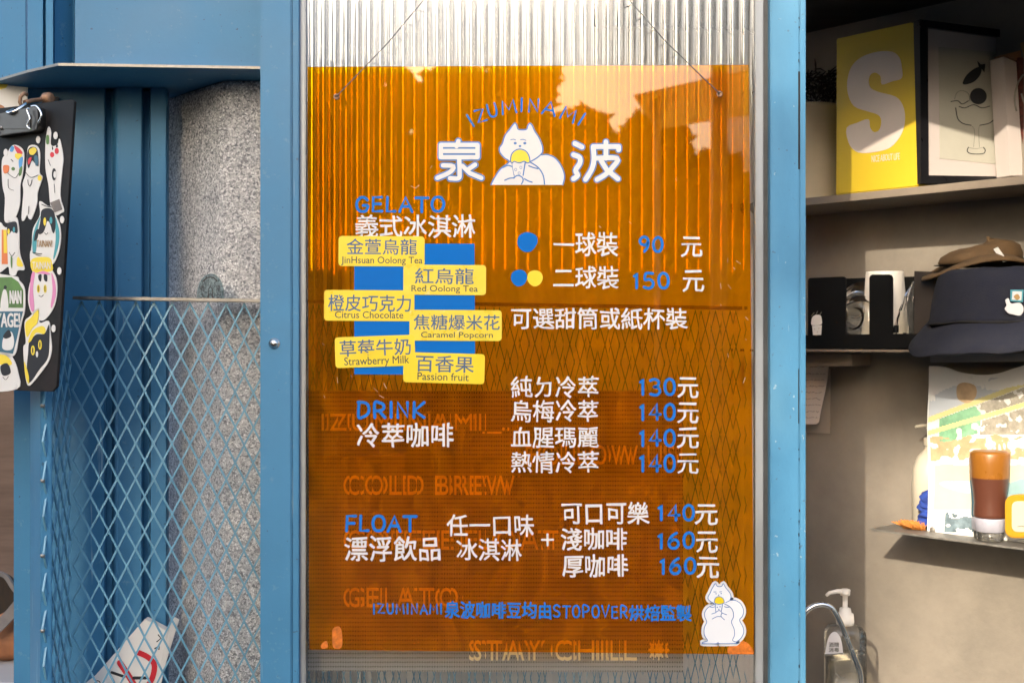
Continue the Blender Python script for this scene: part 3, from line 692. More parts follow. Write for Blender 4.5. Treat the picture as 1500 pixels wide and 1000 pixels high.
b = MB(); text(b, 'TAINAN', Z2([(275, 632), (420, 690)])[0] + Z2([(275, 632), (420, 690)])[1], cf, .0021, .0003); b.build('sticker_lettering', paper, cb)
cat_sticker('cat_sticker', Z3([(205, 400), (250, 350), (325, 280), (325, 400), (400, 390), (415, 500), (425, 620), (400, 720), (330, 820), (245, 915), (215, 860), (200, 720), (195, 600), (215, 560)]),
   [(cr(Z3([(245, 560), (300, 500), (370, 490), (405, 420), (408, 560), (395, 690), (330, 780), (245, 890), (225, 780), (235, 650)])), ink), (cr(Z3([(235, 560), (270, 470), (340, 430), (375, 450), (365, 495), (300, 485), (260, 550)])), yel_p), (cr(Z3([(215, 405), (260, 360), (318, 300), (312, 400), (270, 450), (230, 520), (215, 480)])), yel_p), (cr(Z3([(205, 720), (240, 830), (240, 900), (215, 840)])), yel_p),
    (ell(*Z3([(275, 628)])[0], 2.8, 7.2), yel_p), (ell(*Z3([(333, 583)])[0], 2.6, 7), yel_p), (ell(*Z3([(275, 628)])[0], .9, 4.6), ink), (ell(*Z3([(333, 583)])[0], .9, 4.6), ink), (ell(*Z3([(310, 660)])[0], 1.6, 4.5), white_v)],
   [])
cat_sticker('cat_sticker', Z2([(5, 310), (30, 340), (60, 350), (75, 290), (100, 310), (140, 270), (160, 380), (165, 560), (205, 690), (150, 700), (130, 740), (85, 735), (70, 670), (0, 720), (-80, 700), (-60, 330)]),
   [(Z2([(20, 370), (60, 370), (70, 650), (20, 650)]), orange_p), (Z2([(35, 370), (58, 370), (64, 560), (38, 560)]), yel_p), (cr(Z2([(155, 590), (195, 665), (145, 660)])), yel_p), (cr(Z2([(65, 330), (90, 310), (140, 310), (150, 390), (120, 400), (100, 380), (70, 430)])), ink), (cr(Z2([(70, 420), (95, 400), (145, 410), (155, 560), (110, 600), (75, 560)])), white_v), (cr(Z2([(95, 590), (108, 600), (105, 680), (96, 660)])), green_p), (ell(*Z2([(78, 385)])[0], 1.8, 4), yel_p), (ell(*Z2([(122, 370)])[0], 1.6, 4), teal_p)],
   [(Z2([(85, 555), (105, 585), (130, 555)]), .6)])
cat_sticker('travel_sticker', [(-60, 405), (18, 404), (29, 411), (37, 424), (37, 455), (33, 470), (28, 495), (22, 520), (0, 522), (-60, 510)],
   [([(-60, 407), (18, 406), (28, 413), (35, 425), (35, 451), (-60, 450)], green_p), ([(-60, 456), (35, 456), (31, 470), (26, 495), (20, 518), (-60, 506)], teal_dark_p), (cr([(2, 452), (5, 428), (9, 424), (12, 432), (13, 452)]), white_v), (ell(9, 421, 2.2, 3), ink), (cr([(5, 510), (8, 490), (18, 486), (22, 500), (18, 512)]), white_v), (cr([(6, 492), (14, 483), (18, 492), (10, 496)]), ink)], [])
b = MB(); text(b, 'NAN', (16.5, 426, 33, 444.5), cf, .0022, .0003, bold=.5); text(b, 'YAGE!', (-4, 459, 31, 479), cf, .0022, .0003, bold=.5); b.build('sticker_lettering', white_v, cb)
cat_sticker('cat_sticker', [(-40, 512), (0, 512), (12, 517), (20, 525), (27, 545), (25, 570), (-40, 568)],
   [(cr([(-20, 520), (4, 519), (14, 524), (18, 534), (0, 534), (-20, 532)]), yel_p), (cr([(2, 536), (12, 532), (17, 545), (10, 550), (4, 548)]), ink), (cr([(-20, 545), (0, 540), (-5, 566), (-20, 566)]), teal_dark_p)], [([(6, 552), (10, 556), (14, 551)], .6)])
b = MB()
for x, y in ((57, 205), (82.5, 199), (9.5, 224), (92, 322), (88, 397), (79.5, 481), (22, 564)):
    b = MB(); b.poly(ell(x, y, 3, 5.5, 16), cf, .0014, .0006); b.build('number_dot', white_v, cb)

hk = thing('wall_hook', 'rusty screw hook holding up the black clipboard', 'hook', P(48, 146, .02))
mb = MB()
mb.tube([cf(x, y, o) for x, y, o in ((24, 162, .004), (24, 168, .014), (30, 170, .017), (36, 165, .012), (41, 152, .002))] , .0022, 8); mb.build('shackle', chrome, hk)
mb = MB(); pth = [P(x, y, yy) for x, y, yy in ((38, 158, -.012), (33, 157, -.018), (29, 150, -.02), (30, 142, -.02), (35, 137, -.018), (40, 139, -.014))]
mb.tube([p for p in pth], .0026, 8); mb.tube([P(36, 150, -.016), P(48, 147.5, .0), P(64, 146, .02), P(78, 145, .06), P(84, 145, .159)], .003, 8); mb.build('hook_rod', rust, hk)
mb = MB(); mb.lathe(P(70, 145, .02), [(.0085, -.006), (.009, 0), (.0085, .006), (.004, .007)], 6, axis=Vector((.45, -.2, .02)).normalized()); mb.build('nut', rust, hk, .0006)

# ================================================================== DOOR
door = thing('sliding_door', 'blue steel sliding door with a fluted glass pane', 'door', (0, 0, 0))
YD = -.02
def stile(x0, x1, y0, y1, z0=.05, z1=2.3): 
    b = MB(); b.box((x0, y0, z0), (x1, y1, z1)); return b
XL0, XL1 = P(381, 0, YD).x, P(427, 0, YD).x
stile(XL0, XL1, YD, .025).build('stile', blue, door, .0015)
stile(XL1 + .0003, P(437, 0, YD).x, YD + .003, .024).build('stile_edge', blue, door, .001)
stile(P(437.5, 0, -.008).x, P(447.5, 0, -.008).x, -.008, .006).build('glazing_channel', alu, door, .0012)
XR0, XR1 = P(1128.5, 0, YD).x, P(1171, 0, YD).x
sr = stile(XR0, XR1, YD, .025).build('stile', blue_worn, door, .0015)
stile(XR1 + .0004, P(1181, 0, YD).x, YD + .002, .024).build('stile_edge', blue_worn, door, .0012)
b = MB()
for y0, y1 in ((105, 248), (540, 620)):
    b.box((P(1169.2, 0, YD).x, YD - .0006, P(0, y1, YD).z), (P(1171.6 if y0 < 200 else 1170.2, 0, YD).x, YD + .001, P(0, y0, YD).z))
b.build('lock_slot', dark_slot, sr)
rs = random.Random(12)
for k in range(16):
    y = rs.choice((rs.uniform(720, 1000), rs.uniform(560, 1000), rs.uniform(20, 90))); x = 1170.6 + rs.uniform(-.8, .5); h_ = rs.uniform(1.5, 5); fch = flat(YD)
    b = MB(); b.poly([(x - rs.uniform(.3, 1), y), (x + .5, y - h_ * .3), (x + rs.uniform(.4, 1), y + h_ * .6), (x - .3, y + h_)], fch, .0003, .0002); b.build('paint_chip', dark_slot, sr)
stile(P(1118, 0, -.006).x, P(1128, 0, -.006).x, -.004, .02).build('gasket', rubber, door, .001)
stile(P(1106, 0, -.006).x, P(1117.5, 0, -.006).x, -.010, .006).build('glazing_channel', alu, door, .0015)
# bolt
bp = P(402, 503, YD)
b = MB(); ax = Vector((0, -1, 0))
b.lathe(bp, [(.0075, 0), (.0075, .001), (.005, .0014), (.005, .002)], 24, axis=ax); b.lathe(bp + Vector((0, -.0015, 0)), [(.0052, 0), (.0055, .002), (.0045, .004), (.0025, .0048), (0, .005)], 20, axis=ax)
b.build('bolt', chrome, door)
for nm, z0, z1 in (('rail', .05, .12), ('rail', 2.2, 2.3)):
    b = MB(); b.box((XL1 + .0005, YD + .001, z0), (XR0 - .0005, .023, z1)); b.build(nm, blue, door, .0015)
# fluted pane
b = MB(); x0, x1 = P(445, 0, 0).x, P(1110, 0, 0).x; cw = .01517; ridge = .0015; sag = .00078
xs = []; x = x0
YF = .004
while x < x1:
    for k in range(9):
        t = k / 8; u = x + ridge / 2 + (cw - ridge) * t
        xs.append((u, YF + sag * (1 - (2 * t - 1) ** 2) * 1.0))
    for k in range(1, 5):
        t = k / 5; u = x + cw - ridge / 2 + ridge * t
        xs.append((u, YF - .00017 * sin(pi * t)))
    x += cw
zA, zB = .13, 2.19
b.quadstrip([Vector((u, y, zA)) for u, y in xs], [Vector((u, y, zB)) for u, y in xs], 0, True)
bk = YF + .0042; o = len(b.v)
xa, xb = xs[0][0], xs[-1][0]
n = len(xs)
b.v += [Vector((xa, bk, zA)), Vector((xb, bk, zA)), Vector((xb, bk, zB)), Vector((xa, bk, zB))]
b.face((o + 1, o, o + 3, o + 2), 1)
o = len(b.v)      # caps keep their own vertices so the flutes' shading stays vertical
b.v += [Vector((u, y, zA)) for u, y in xs] + [Vector((xb, bk, zA)), Vector((xa, bk, zA))]; b.face(tuple(range(o + n + 1, o - 1, -1)), 1)
o = len(b.v); b.v += [Vector((u, y, zB)) for u, y in xs] + [Vector((xb, bk, zB)), Vector((xa, bk, zB))]; b.face(tuple(range(o, o + n + 2)), 1)
for (u, y), fl_ in ((xs[0], 1), (xs[-1], 0)):
    o = len(b.v); b.v += [Vector((u, y, zA)), Vector((u, bk, zA)), Vector((u, bk, zB)), Vector((u, y, zB))]; b.face((o + 3, o + 2, o + 1, o) if not fl_ else (o, o + 1, o + 2, o + 3), 1)
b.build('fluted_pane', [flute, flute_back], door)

# perforated sign behind the pane
YS = .050; fsn = flat(YS)
sg = thing('perforated_sign', 'grey perforated panel with pale yellow drink lettering behind the fluted glass', 'sign', P(725, 985, YS))
b = MB(); A = [fsn(x, y) for x, y in ((447, 572), (1001, 572), (1001, 984), (447, 982))]; b.hexa(A, [p + Vector((0, .004, 0)) for p in A]); b.build('panel', dots, sg, .0005)
b = MB()
for s, bx in (('IZUMINAMI_.', (472, 606, 742, 634)), ('FOLLOW US!', (772, 652, 1000, 680)), ('COLD BREW', (503, 696, 755, 724)), ('COFFEE FLOAT', (503, 776, 818, 804)), ('GELATO', (503, 860, 672, 888)), ('STAY CHILL', (689, 937, 932, 966))):
    text(b, s, bx, fsn, .0012, .001, bold=.5)
for k in range(4):
    a = k * pi / 4; b.stroke([(964 - 13 * cos(a), 951 - 13 * sin(a)), (964 + 13 * cos(a), 951 + 13 * sin(a))], 4, fsn, .0012, .001)
for k in range(8):
    a = (k + .5) * pi / 4; b.stroke([(964 + 6 * cos(a), 951 + 6 * sin(a)), (964 + 9 * cos(a), 951 + 9 * sin(a))], 3, fsn, .0012, .001)
b.build('sign_lettering', sign_yellow, sg)

# ================================================================== MENU BOARD
YA = -.016; TH = .004
fm = lambda px, py, off=0.0: P(px, py, YA) + Vector((0, -off, 0))
menu = thing('menu_board', 'orange translucent acrylic menu board hung from two wires before the glass', 'menu board', P(778, 955, YA))
b = MB(); A = [fm(x, y) for x, y in ((450, 98), (1097, 95), (1105, 958), (453, 951))]; b.hexa(A, [p + Vector((0, TH, 0)) for p in A]); b.build('acrylic_sheet', acrylic, menu, .0004)
for x, y in ((493, 142), (1054, 138)):
    b = MB(); b.lathe(fm(x, y), [(.0042, 0), (.0042, .0008), (.0022, .0012), (.0018, .0004), (0, .0004)], 16, axis=Vector((0, -1, 0))); b.build('eyelet', rust, menu)
for (xa_, ya_), (xb_, yb_) in (((493, 142), (640, -12)), ((1054, 138), (896, -16))):
    b = MB(); b.tube([fm(xa_, ya_, .002), fm((xa_ + xb_) / 2, (ya_ + yb_) / 2, .0), fm(xb_ + 40 * (1 if xb_ < 750 else -1), yb_ - 60, -.004)], 0.0007, 6); b.build('hanging_wire', ink_grey, menu)

# white lettering
b = MB(); H = 1.1
WHITE = [('義式冰淇淋', (521, 315, 696, 348), .8), ('一球裝', (811, 341, 905, 375), .75), ('元', (998, 347, 1028, 376), .75), ('二球裝', (811, 390, 906, 423), .75), ('元', (1000, 397, 1031, 427), .75),
 ('可選甜筒或紙杯裝', (749, 451, 1006, 482), .75), ('純ㄉ冷萃', (749, 551, 876, 582), .75), ('烏梅冷萃', (749, 586, 876, 617), .75), ('血腥瑪麗', (749, 625, 876, 655), .75), ('熱情冷萃', (749, 661, 876, 692), .75),
 ('元', (993, 553, 1023, 582), .8), ('元', (993, 590, 1023, 619), .8), ('元', (992, 627, 1023, 656), .8), ('元', (992, 664, 1023, 694), .8),
 ('冷萃咖啡', (523, 620, 664, 654), 1.1), ('任一口味', (655, 753, 782, 785), .75), ('冰淇淋', (669, 789, 764, 820), .75), ('漂浮飲品', (505, 785, 645, 821), 1.1),
 ('可口可樂', (823, 735, 950, 767), .95), ('淺咖啡', (822, 773, 918, 805), 1.05), ('厚咖啡', (824, 812, 919, 844), 1.05), ('元', (1019, 738, 1051, 768), .9), ('元', (1019, 779, 1051, 808), .9), ('元', (1021, 815, 1053, 846), .9)]
for s, bx, bd in WHITE: text(b, s, bx, fm, .0006, .0005, bold=bd * .45, hand=.9)
b.stroke([(794, 790), (810, 790)], 3, fm, .0006); b.stroke([(802, 782), (802, 798)], 3, fm, .0006)
b.build('white_lettering', white_v, menu)

b = MB()
hand_text(b, 'GELATO', (521, 289, 651, 310), 4.2, fm); hand_text(b, 'DRINK', (523, 589, 623, 611), 4.4, fm); hand_text(b, 'FLOAT', (506, 755, 610, 777), 4.4, fm)
for s, bx in (('90', (936, 347, 971, 368)), ('150', (927, 400, 980, 422)), ('130', (936, 555, 989, 578)), ('140', (936, 591, 989, 614)), ('140', (936, 629, 989, 652)), ('140', (936, 666, 989, 690)),
              ('140', (963, 739, 1017, 761)), ('160', (963, 780, 1017, 802)), ('160', (966, 817, 1019, 839))):
    hand_text(b, s, bx, 4.2, fm, gap=.3)
hand_text(b, 'IZUMINAMI', (546, 884, 648, 898), 2.6, fm, gap=.3); hand_text(b, 'STOPOVER', (810, 886, 919, 903), 2.6, fm, gap=.3, slope=.01)
text(b, '泉波咖啡豆均由', (652, 880, 807, 904), fm, .0008, .0005, bold=.6, hand=.7, slope=.01); text(b, '烘焙監製', (922, 885, 1012, 908), fm, .0008, .0005, bold=.6, hand=.7, slope=.01)
arcl = [('I', 689, 177, -32), ('Z', 704, 170, -18), ('U', 721, 162, -15), ('M', 745, 157, -8), ('I', 764, 154, 2), ('N', 782, 155, 3), ('A', 805, 159, 12), ('M', 833, 168, 22), ('I', 852, 175, 32)]
for c, cx, cy, an in arcl:
    wd = {'I': 6, 'M': 22, 'Z': 16, 'U': 15, 'N': 17, 'A': 20}[c]; ca, sa = cos(R(an)), sin(R(an))
    for st in GL[c]:
        pts = [((p[0] - .5) * wd, (.5 - p[1]) * 19) for p in st]
        pts = [(cx + x * ca - y * sa, cy + x * sa + y * ca) for x, y in pts]
        if c not in SHARP: pts = cr(pts, False, 4)
        b.stroke(pts, 2.9, fm, .0009)
b.build('blue_lettering', blue_v, menu)

# scoop dots
b = MB(); b.poly(cr([(772, 340), (785, 345), (787, 356), (778, 368), (766, 368), (758, 358), (760, 346)]), fm, .0007, .0006); b.build('scoop_mark', blue_print, menu)
b = MB(); b.poly(cr([(760, 395), (769, 398), (772, 407), (767, 417), (757, 419), (749, 411), (750, 400)]), fm, .0007, .0006); b.build('scoop_mark', blue_print, menu)
b = MB(); b.poly(cr([(783, 396), (792, 399), (795, 408), (790, 417), (781, 419), (773, 411), (774, 400)]), fm, .00075, .0006); b.build('scoop_mark', yellow_v, menu)

# logo: the two big characters and the squirrel emblem
LG = lambda pts: [(620 + x / 4.84, 130 + y / 4.84) for x, y in pts]
QUAN = [[(250, 372), (236, 410)], [(125, 400), (385, 400)], [(125, 400), (125, 487)], [(385, 400), (385, 487)], [(125, 443), (385, 443)], [(125, 487), (385, 487)],
        [(255, 487), (258, 600), (250, 636), (190, 636)], [(140, 545), (215, 552), (185, 595), (100, 634)], [(368, 540), (320, 572)], [(278, 548), (330, 600), (412, 634)]]
BO = [[(1075, 390), (1125, 415)], [(1065, 470), (1108, 490), (1110, 530), (1080, 580), (1095, 615), (1065, 640)], [(1205, 412), (1385, 412)], [(1385, 412), (1385, 435)], [(1205, 412), (1210, 500), (1195, 570), (1150, 645)],
      [(1295, 378), (1295, 495)], [(1215, 495), (1375, 495), (1340, 560), (1290, 610), (1232, 645)], [(1260, 510), (1300, 575), (1380, 640)]]
for ch in (QUAN, BO):
    b = MB()
    for st in ch: b.stroke(LG(st), 36 / 4.84 + 3.0, fm, .0005, .0005, 0, 4 if len(st) > 3 else 0)
    for st in ch: b.stroke(LG(st), 36 / 4.84 - (1.2 if ch is QUAN else .4), fm, .0010, .0004, 1, 4 if len(st) > 3 else 0)
    b.build('logo_character', [blue_line, white_v], menu)
b = MB(); bw = 9 / 4.84
sil = [(480, 682), (500, 640), (545, 572), (608, 520), (575, 492), (545, 455), (540, 420), (560, 390), (580, 330), (612, 290), (632, 262), (650, 244), (664, 262), (675, 290), (730, 290), (740, 266), (755, 246), (774, 264), (790, 300), (822, 350), (845, 410), (846, 450), (835, 470), (880, 468), (935, 492), (980, 550), (1002, 620), (990, 682)]
so = cr(LG(sil), False, 4)
b.poly(so, fm, .0006, .0005, 1)
def ln(p, wd=bw, m=0, sm=4): b.stroke(LG(p), wd, fm, .0009, .0003, m, sm)
b.stroke(so, bw, fm, .00085, .0003, 0)
ln([(608, 518), (640, 512)]); ln([(765, 515), (805, 492), (838, 465)]); ln([(755, 520), (815, 560), (850, 615), (860, 678)]); ln([(565, 560), (600, 545), (628, 553)]); ln([(748, 548), (780, 560), (812, 568)])
ln([(578, 650), (612, 636), (645, 634)]); ln([(640, 632), (670, 616), (700, 628), (708, 650), (697, 676)]); ln([(718, 640), (745, 655), (772, 664)])
cup = [(630, 528), (722, 528), (708, 615), (645, 615)]
b.poly(LG(cup), fm, .00095, .0003, 1); ln(cup[0:1] + [cup[3]], sm=0); ln([cup[1], cup[2]], sm=0)
dome = [(618, 518), (625, 470), (652, 440), (687, 430), (724, 442), (747, 472), (756, 516), (738, 528), (715, 516), (690, 526), (665, 524), (645, 516), (632, 526)]
b.poly(cr(LG(dome)), fm, .0011, .0003, 2); b.stroke(cr(LG(dome + dome[:1]), False, 4), bw * .9, fm, .0012, .0003, 0)
for q in ((655, 575), (692, 560), (680, 600)): b.stroke(ell(*LG([q])[0], 1.7, 1.9, 14), .7, fm, .0012, .0003, 0)
for q in ((652, 388), (720, 388)): b.poly(ell(*LG([q])[0], 2.3, 1.9), fm, .0009, .0003, 0)
b.poly(ell(*LG([(686, 408)])[0], 2, 1.5), fm, .0009, .0003, 0); ln([(620, 364), (640, 360), (655, 366)], 1.1); ln([(690, 363), (708, 361), (728, 368)], 1.1)
b.build('squirrel_emblem', [blue_line, white_v, yellow_v], menu)

# small squirrel sticker at the lower right
SQ = lambda pts: [(1010 + x / 5.88, 830 + y / 5.88) for x, y in pts]
b = MB()
o1 = [(205, 165), (222, 140), (240, 164), (275, 164), (290, 140), (310, 175), (345, 218), (358, 258), (350, 282), (395, 285), (440, 315), (465, 372), (455, 420), (430, 455), (458, 510), (466, 560), (442, 610), (402, 645), (405, 655), (262, 658), (245, 645), (230, 658), (118, 657), (115, 645), (155, 632), (130, 590), (124, 550), (130, 510), (148, 470), (132, 430), (130, 390), (160, 345), (210, 318), (168, 285), (158, 258), (178, 220), (190, 190)]
oo = cr(SQ(o1), True, 3)
b.stroke(oo + oo[:1], 44 / 5.88, fm, .0005, .0005, 1); b.poly(oo, fm, .00075, .0006, 3); b.stroke(oo + oo[:1], 1.1, fm, .00095, .0003, 0)
for p in ([(350, 284), (310, 305)], [(300, 315), (345, 338), (372, 375), (378, 425), (360, 472), (383, 530), (386, 585), (370, 628), (400, 642)], [(210, 318), (225, 322)], [(175, 340), (195, 345), (218, 340)], [(300, 338), (320, 345), (340, 342)], [(190, 402), (225, 390)], [(195, 445), (235, 425), (268, 425)], [(225, 388), (255, 372), (278, 390), (270, 420), (300, 452)], [(282, 395), (318, 408)], [(208, 212), (228, 212)], [(258, 212), (276, 210)], [(220, 320), (226, 382)], [(283, 320), (274, 375)]):
    b.stroke(SQ(p), 1.0, fm, .001, .0003, 0, 4)
for q in ((228, 228), (272, 226), (250, 240)): b.poly(ell(*SQ([q])[0], 1, .8), fm, .001, .0003, 0)
dm = cr(SQ([(212, 300), (222, 265), (255, 252), (288, 268), (298, 302), (285, 312), (255, 318), (225, 312)])); b.poly(dm, fm, .0011, .0003, 2); b.stroke(dm + dm[:1], .9, fm, .0012, .0003, 0)
for q in ((238, 345), (262, 340), (252, 362)): b.poly(ell(*SQ([q])[0], .9, .9), fm, .001, .0003, 0)
b.build('squirrel_sticker', [blue_line, white_v, yellow_v, mat('cool_white_vinyl', (.80, .83, .88), .4)], menu)

# blue block and six yellow flavour labels
b = MB(); b.poly([(519, 357), (695, 357), (696, 549), (519, 548)], fm, .0006, .0005); b.build('blue_block', blue_print, menu)
def flavour(corner, zh, en, boxz, boxe, tilt, k, m):
    x0, y0, x1, y1 = corner; cx, cy = (x0 + x1) / 2, (y0 + y1) / 2; ca, sa = cos(R(tilt)), sin(R(tilt))
    def ft(px, py, off=0.0):
        dx, dy = px - cx, py - cy; return fm(cx + dx * ca - dy * sa, cy + dx * sa + dy * ca, off)
    base = .0011 + k * .0003
    b = MB(); b.poly(rrect(x0, y0, x1, y1, 5), ft, base, .0004); f = b.build('flavour_label', m, menu)
    b = MB(); text(b, zh, boxz, ft, base + .00012, .0001, bold=.24, hand=.15); b.build('label_lettering', grey_ink, f)
    b = MB(); text(b, en, boxe, ft, base + .00012, .0001, bold=.12); b.build('label_lettering', thin_ink, f)
flavour((496, 346, 622, 390), '金萱烏龍', 'JinHsuan Oolong Tea', (508, 350, 611, 373), (500, 376, 619, 389), 0.3, 0, yellow_v)
flavour((475, 425, 607, 470), '橙皮巧克力', 'Citrus Chocolate', (481, 432, 602, 456), (491, 456, 591, 466), .4, 0, yellow_v)
flavour((491, 492, 608, 537), '草莓牛奶', 'Strawberry Milk', (498, 497, 602, 521), (504, 522, 599, 537), -2.0, 1.4, yellow_v)
flavour((591, 388, 712, 432), '紅烏龍', 'Red Oolong Tea', (608, 393, 694, 416), (603, 418, 700, 430), .4, 1, yellow_worn)
flavour((600, 454, 735, 499), '焦糖爆米花', 'Caramel Popcorn', (606, 461, 732, 483), (617, 486, 722, 497), .3, 1, yellow_worn)
flavour((591, 517, 710, 561), '百香果', 'Passion fruit', (609, 521, 694, 545), (612, 546, 687, 557), 1.5, .6, yellow_v)
b = MB()
b.poly(cr([(488, 920), (499, 919), (501, 946), (489, 948), (487, 935)]), fm, .0006, .0005); b.build('tape_residue', tape_orange, menu)
b = MB(); b.poly(cr([(470, 944), (478, 938), (480, 947), (472, 949)]), fm, .0006, .0005); b.build('tape_residue', tape_orange, menu)
b = MB()
b.poly(cr([(1066, 950), (1072, 942), (1085, 938), (1096, 942), (1104, 956), (1086, 957), (1068, 957)]), fm, .0004, .0003)
b.build('tape_residue', tape_orange, menu)
rs = random.Random(3); scr_m = mat('scratch_haze', (.62, .42, .2), .8)
for k in range(34):
    x, y = rs.choice(((1085, 480), (1090, 560), (1070, 400), (500, 560), (560, 555), (1080, 900), (640, 300), (900, 300))); x += rs.gauss(0, 14); y += rs.gauss(0, 26); l = rs.uniform(2, 9); a = rs.uniform(0.4, 2.6)
    x = min(x, 1092)
    b = MB(); b.stroke([(x, y), (x + l * cos(a), y + l * sin(a))], rs.uniform(.4, .9), fm, .0003, .0002); b.build('scratch', scr_m, menu)

# ================================================================== RIGHT INTERIOR
def shelf(name, label, zpx, px_ref, px0, px1, thick, m, back=True, extra=0):
    """board along the angled wall; front-top edge passes through (px_ref, zpx)"""
    f = wall_f(FRONT); p = f(px_ref, zpx); a, c = f(px0, zpx), f(px1, zpx); z = p.z
    a.z = c.z = z; nb = Vector((-wn.x, -wn.y, 0)) * (FRONT - .001)
    A = [a, c, c + nb, a + nb]; b = MB()
    if a.x < WA.x: pass
    b.hexa(A, [q - Vector((0, 0, thick)) for q in A]); return tag(b.build(name, m, None, .0006), label, 'shelf'), z
s1, zU = shelf('wall_shelf', 'upper grey wall shelf carrying the yellow box and framed print', 287, 1212, 1100, 1640, .012, shelf_m)
s2, zM = shelf('wall_shelf', 'middle wall shelf with a pale edge under the navy hat', 512, 1300, 1100, 1640, .004, shelf_m)
s3, zL = shelf('steel_wall_shelf', 'lower thin steel shelf holding the brown sauce bottle', 774, 1275, 1274, 1640, .003, steel)

f0 = wall_f(0.0); fF = wall_f(FRONT)
# yellow box along the shelf front
yb = thing('yellow_box', 'yellow cardboard box with a large white S at shelf edge', 'box', fF(1285, 280))
fy = wall_f(FRONT - .006)
b = MB(); A = [fy(x, y) for x, y in ((1225, 57), (1343, 31), (1345, 270), (1224, 284))]
A[2].z = A[3].z = zU + .001
sideB = Vector((-wn.x, -wn.y, 0)) * .10; b.hexa(A, [p + sideB for p in A]); b.build('carton', box_yellow, yb, .0015)
SZ = lambda pts: [(1100 + x / 3.333, y / 3.333) for x, y in pts]
b = MB(); b.poly(cr(SZ([(737, 330), (737, 382), (690, 398), (640, 413), (634, 376), (612, 357), (588, 362), (576, 390), (585, 430), (630, 452), (705, 472), (742, 515), (753, 580), (738, 650), (695, 710), (645, 735), (562, 748), (510, 738), (477, 695), (468, 625), (520, 600), (574, 583), (582, 622), (602, 646), (628, 634), (637, 592), (622, 562), (565, 543), (505, 520), (476, 465), (471, 400), (490, 330), (540, 280), (620, 254), (690, 254), (725, 282)]), True, 3), fy, .0006, .0005)
text(b, 'NICE ABOUT LIFE', (1277, 228, 1318, 238), fy, .0006, .0004, slope=-.10); b.build('printed_letter', box_white, yb)

# framed print, angled the other way
fa_, fb_, fc_ = fF(1345, 30, .0), fF(1345, 268, .0), P(1500, 50, .308)
fpl = plane_from(fa_, fb_, fc_); ff = on_plane(fpl)
fr = thing('framed_print', 'black framed print of an ice cream coupe with a leaf', 'picture', ff(1420, 268))
def frame_bar(pts, mat_, nm, off=.0, th=.018):
    b = MB(); A = [ff(x, y, off) for x, y in pts]; b.hexa(A, [p - fpl[1] * th for p in A]); return b.build(nm, mat_, fr, .0008)
def zfix(b): pass
b = MB()
for q in ([(1346, 29), (1358, 41), (1359, 257), (1348, 269)], [(1346, 29), (1640, 67), (1640, 79), (1358, 41)], [(1359, 257), (1640, 262), (1640, 274), (1348, 269)], [(1640, 67), (1640, 79), (1640, 262), (1640, 274)][:0] or [(1628, 77), (1640, 67), (1640, 274), (1628, 262)]):
    A = [ff(x, y, .002) for x, y in q]; b.hexa(A, [p - fpl[1] * .02 for p in A])
b.build('frame', black_frame, fr)
b = MB(); b.poly([(1357.5, 40), (1630, 77), (1630, 263), (1358.5, 258)], ff, -.004, .004); b.build('mat_board', mat_board, fr)
FZ = lambda pts: [(1340 + x / 3.844, 20 + y / 3.846) for x, y in pts]
b = MB(); b.poly(FZ([(143, 185), (1000, 265), (1000, 900), (150, 815)]), ff, -.0034, .0004, 0)
b.poly(cr(FZ([(278, 390), (300, 345), (345, 308), (382, 300), (378, 340), (345, 380), (300, 397)])), ff, -.003, .0003, 1); b.poly(FZ([(360, 265), (380, 285), (405, 282), (400, 330), (382, 305), (372, 312)]), ff, -.0029, .0003, 1); b.poly(ell(*FZ([(366, 464)])[0], 12.3, 12), ff, -.003, .0003, 1)
for p, wd, m in (([(232, 480), (245, 445), (275, 432), (310, 450), (318, 490)], .7, 2), ([(212, 494), (250, 490), (275, 508), (310, 490)], 1.2, 1), ([(258, 522), (290, 530), (340, 512), (385, 530), (430, 520)], 1.2, 1), ([(238, 530), (250, 590), (280, 618), (325, 628)], 1.3, 1), ([(375, 628), (430, 615), (470, 580)], 1.3, 1), ([(330, 632), (345, 660), (340, 750)], .4, 2), ([(372, 632), (368, 660), (372, 750)], .4, 2), ([(310, 752), (303, 772), (325, 788), (390, 788), (405, 770), (395, 752)], 1.1, 1), ([(310, 752), (350, 760), (395, 752)], .5, 2)):
    b.stroke(FZ(p), wd, ff, -.003, .0003, m, 4)
b.build('artwork', [art_paper, ink, ink_grey], fr)

# binders leaning before the frame
fbk = lambda o: (lambda px, py, off=0.0: ff(px, py, off + o))
def slab(name, label, cat, parts, grp=None):
    th = thing(name, label, cat, ff(*parts[0][1][2], .03), grp)
    for nm, pts, o, t, m in parts:
        b = MB(); A = [ff(x, y, o) for x, y in pts]; b.hexa(A, [p - fpl[1] * t for p in A]); b.build(nm, m, th, .0008)
    return th
bd = slab('ring_binder', 'cream ring binder with brown cover leaning before the framed print', 'binder',
     [('spine', [(1446, 90), (1465, 98), (1475, 262), (1456, 262)], .035, .03, mat_board), ('cover', [(1466, 92), (1474, 92), (1486, 262), (1476, 262)], .037, .03, dark_red), ('top_edge', [(1445, 88), (1472, 81), (1473, 91), (1465, 96)], .034, .02, brown_card)])
b = MB()
for q in ([(1460, 170), (1457, 150), (1462, 130), (1468, 120), (1470, 118)], [(1467, 145), (1472, 160), (1478, 163), (1480, 155)]):
    b.tube([ff(x, y, .042) for x, y in cr(q, False, 4)], .0014, 8)
b.build('ring', steel, bd)
slab('ochre_folder', 'ochre wooden-edged folder at the right end of the upper shelf', 'folder',
     [('edge', [(1472, 70), (1487, 70), (1500, 264), (1488, 264)], .045, .03, ochre), ('cover', [(1488, 72), (1580, 82), (1590, 266), (1501, 264)], .048, .04, brown_card)])

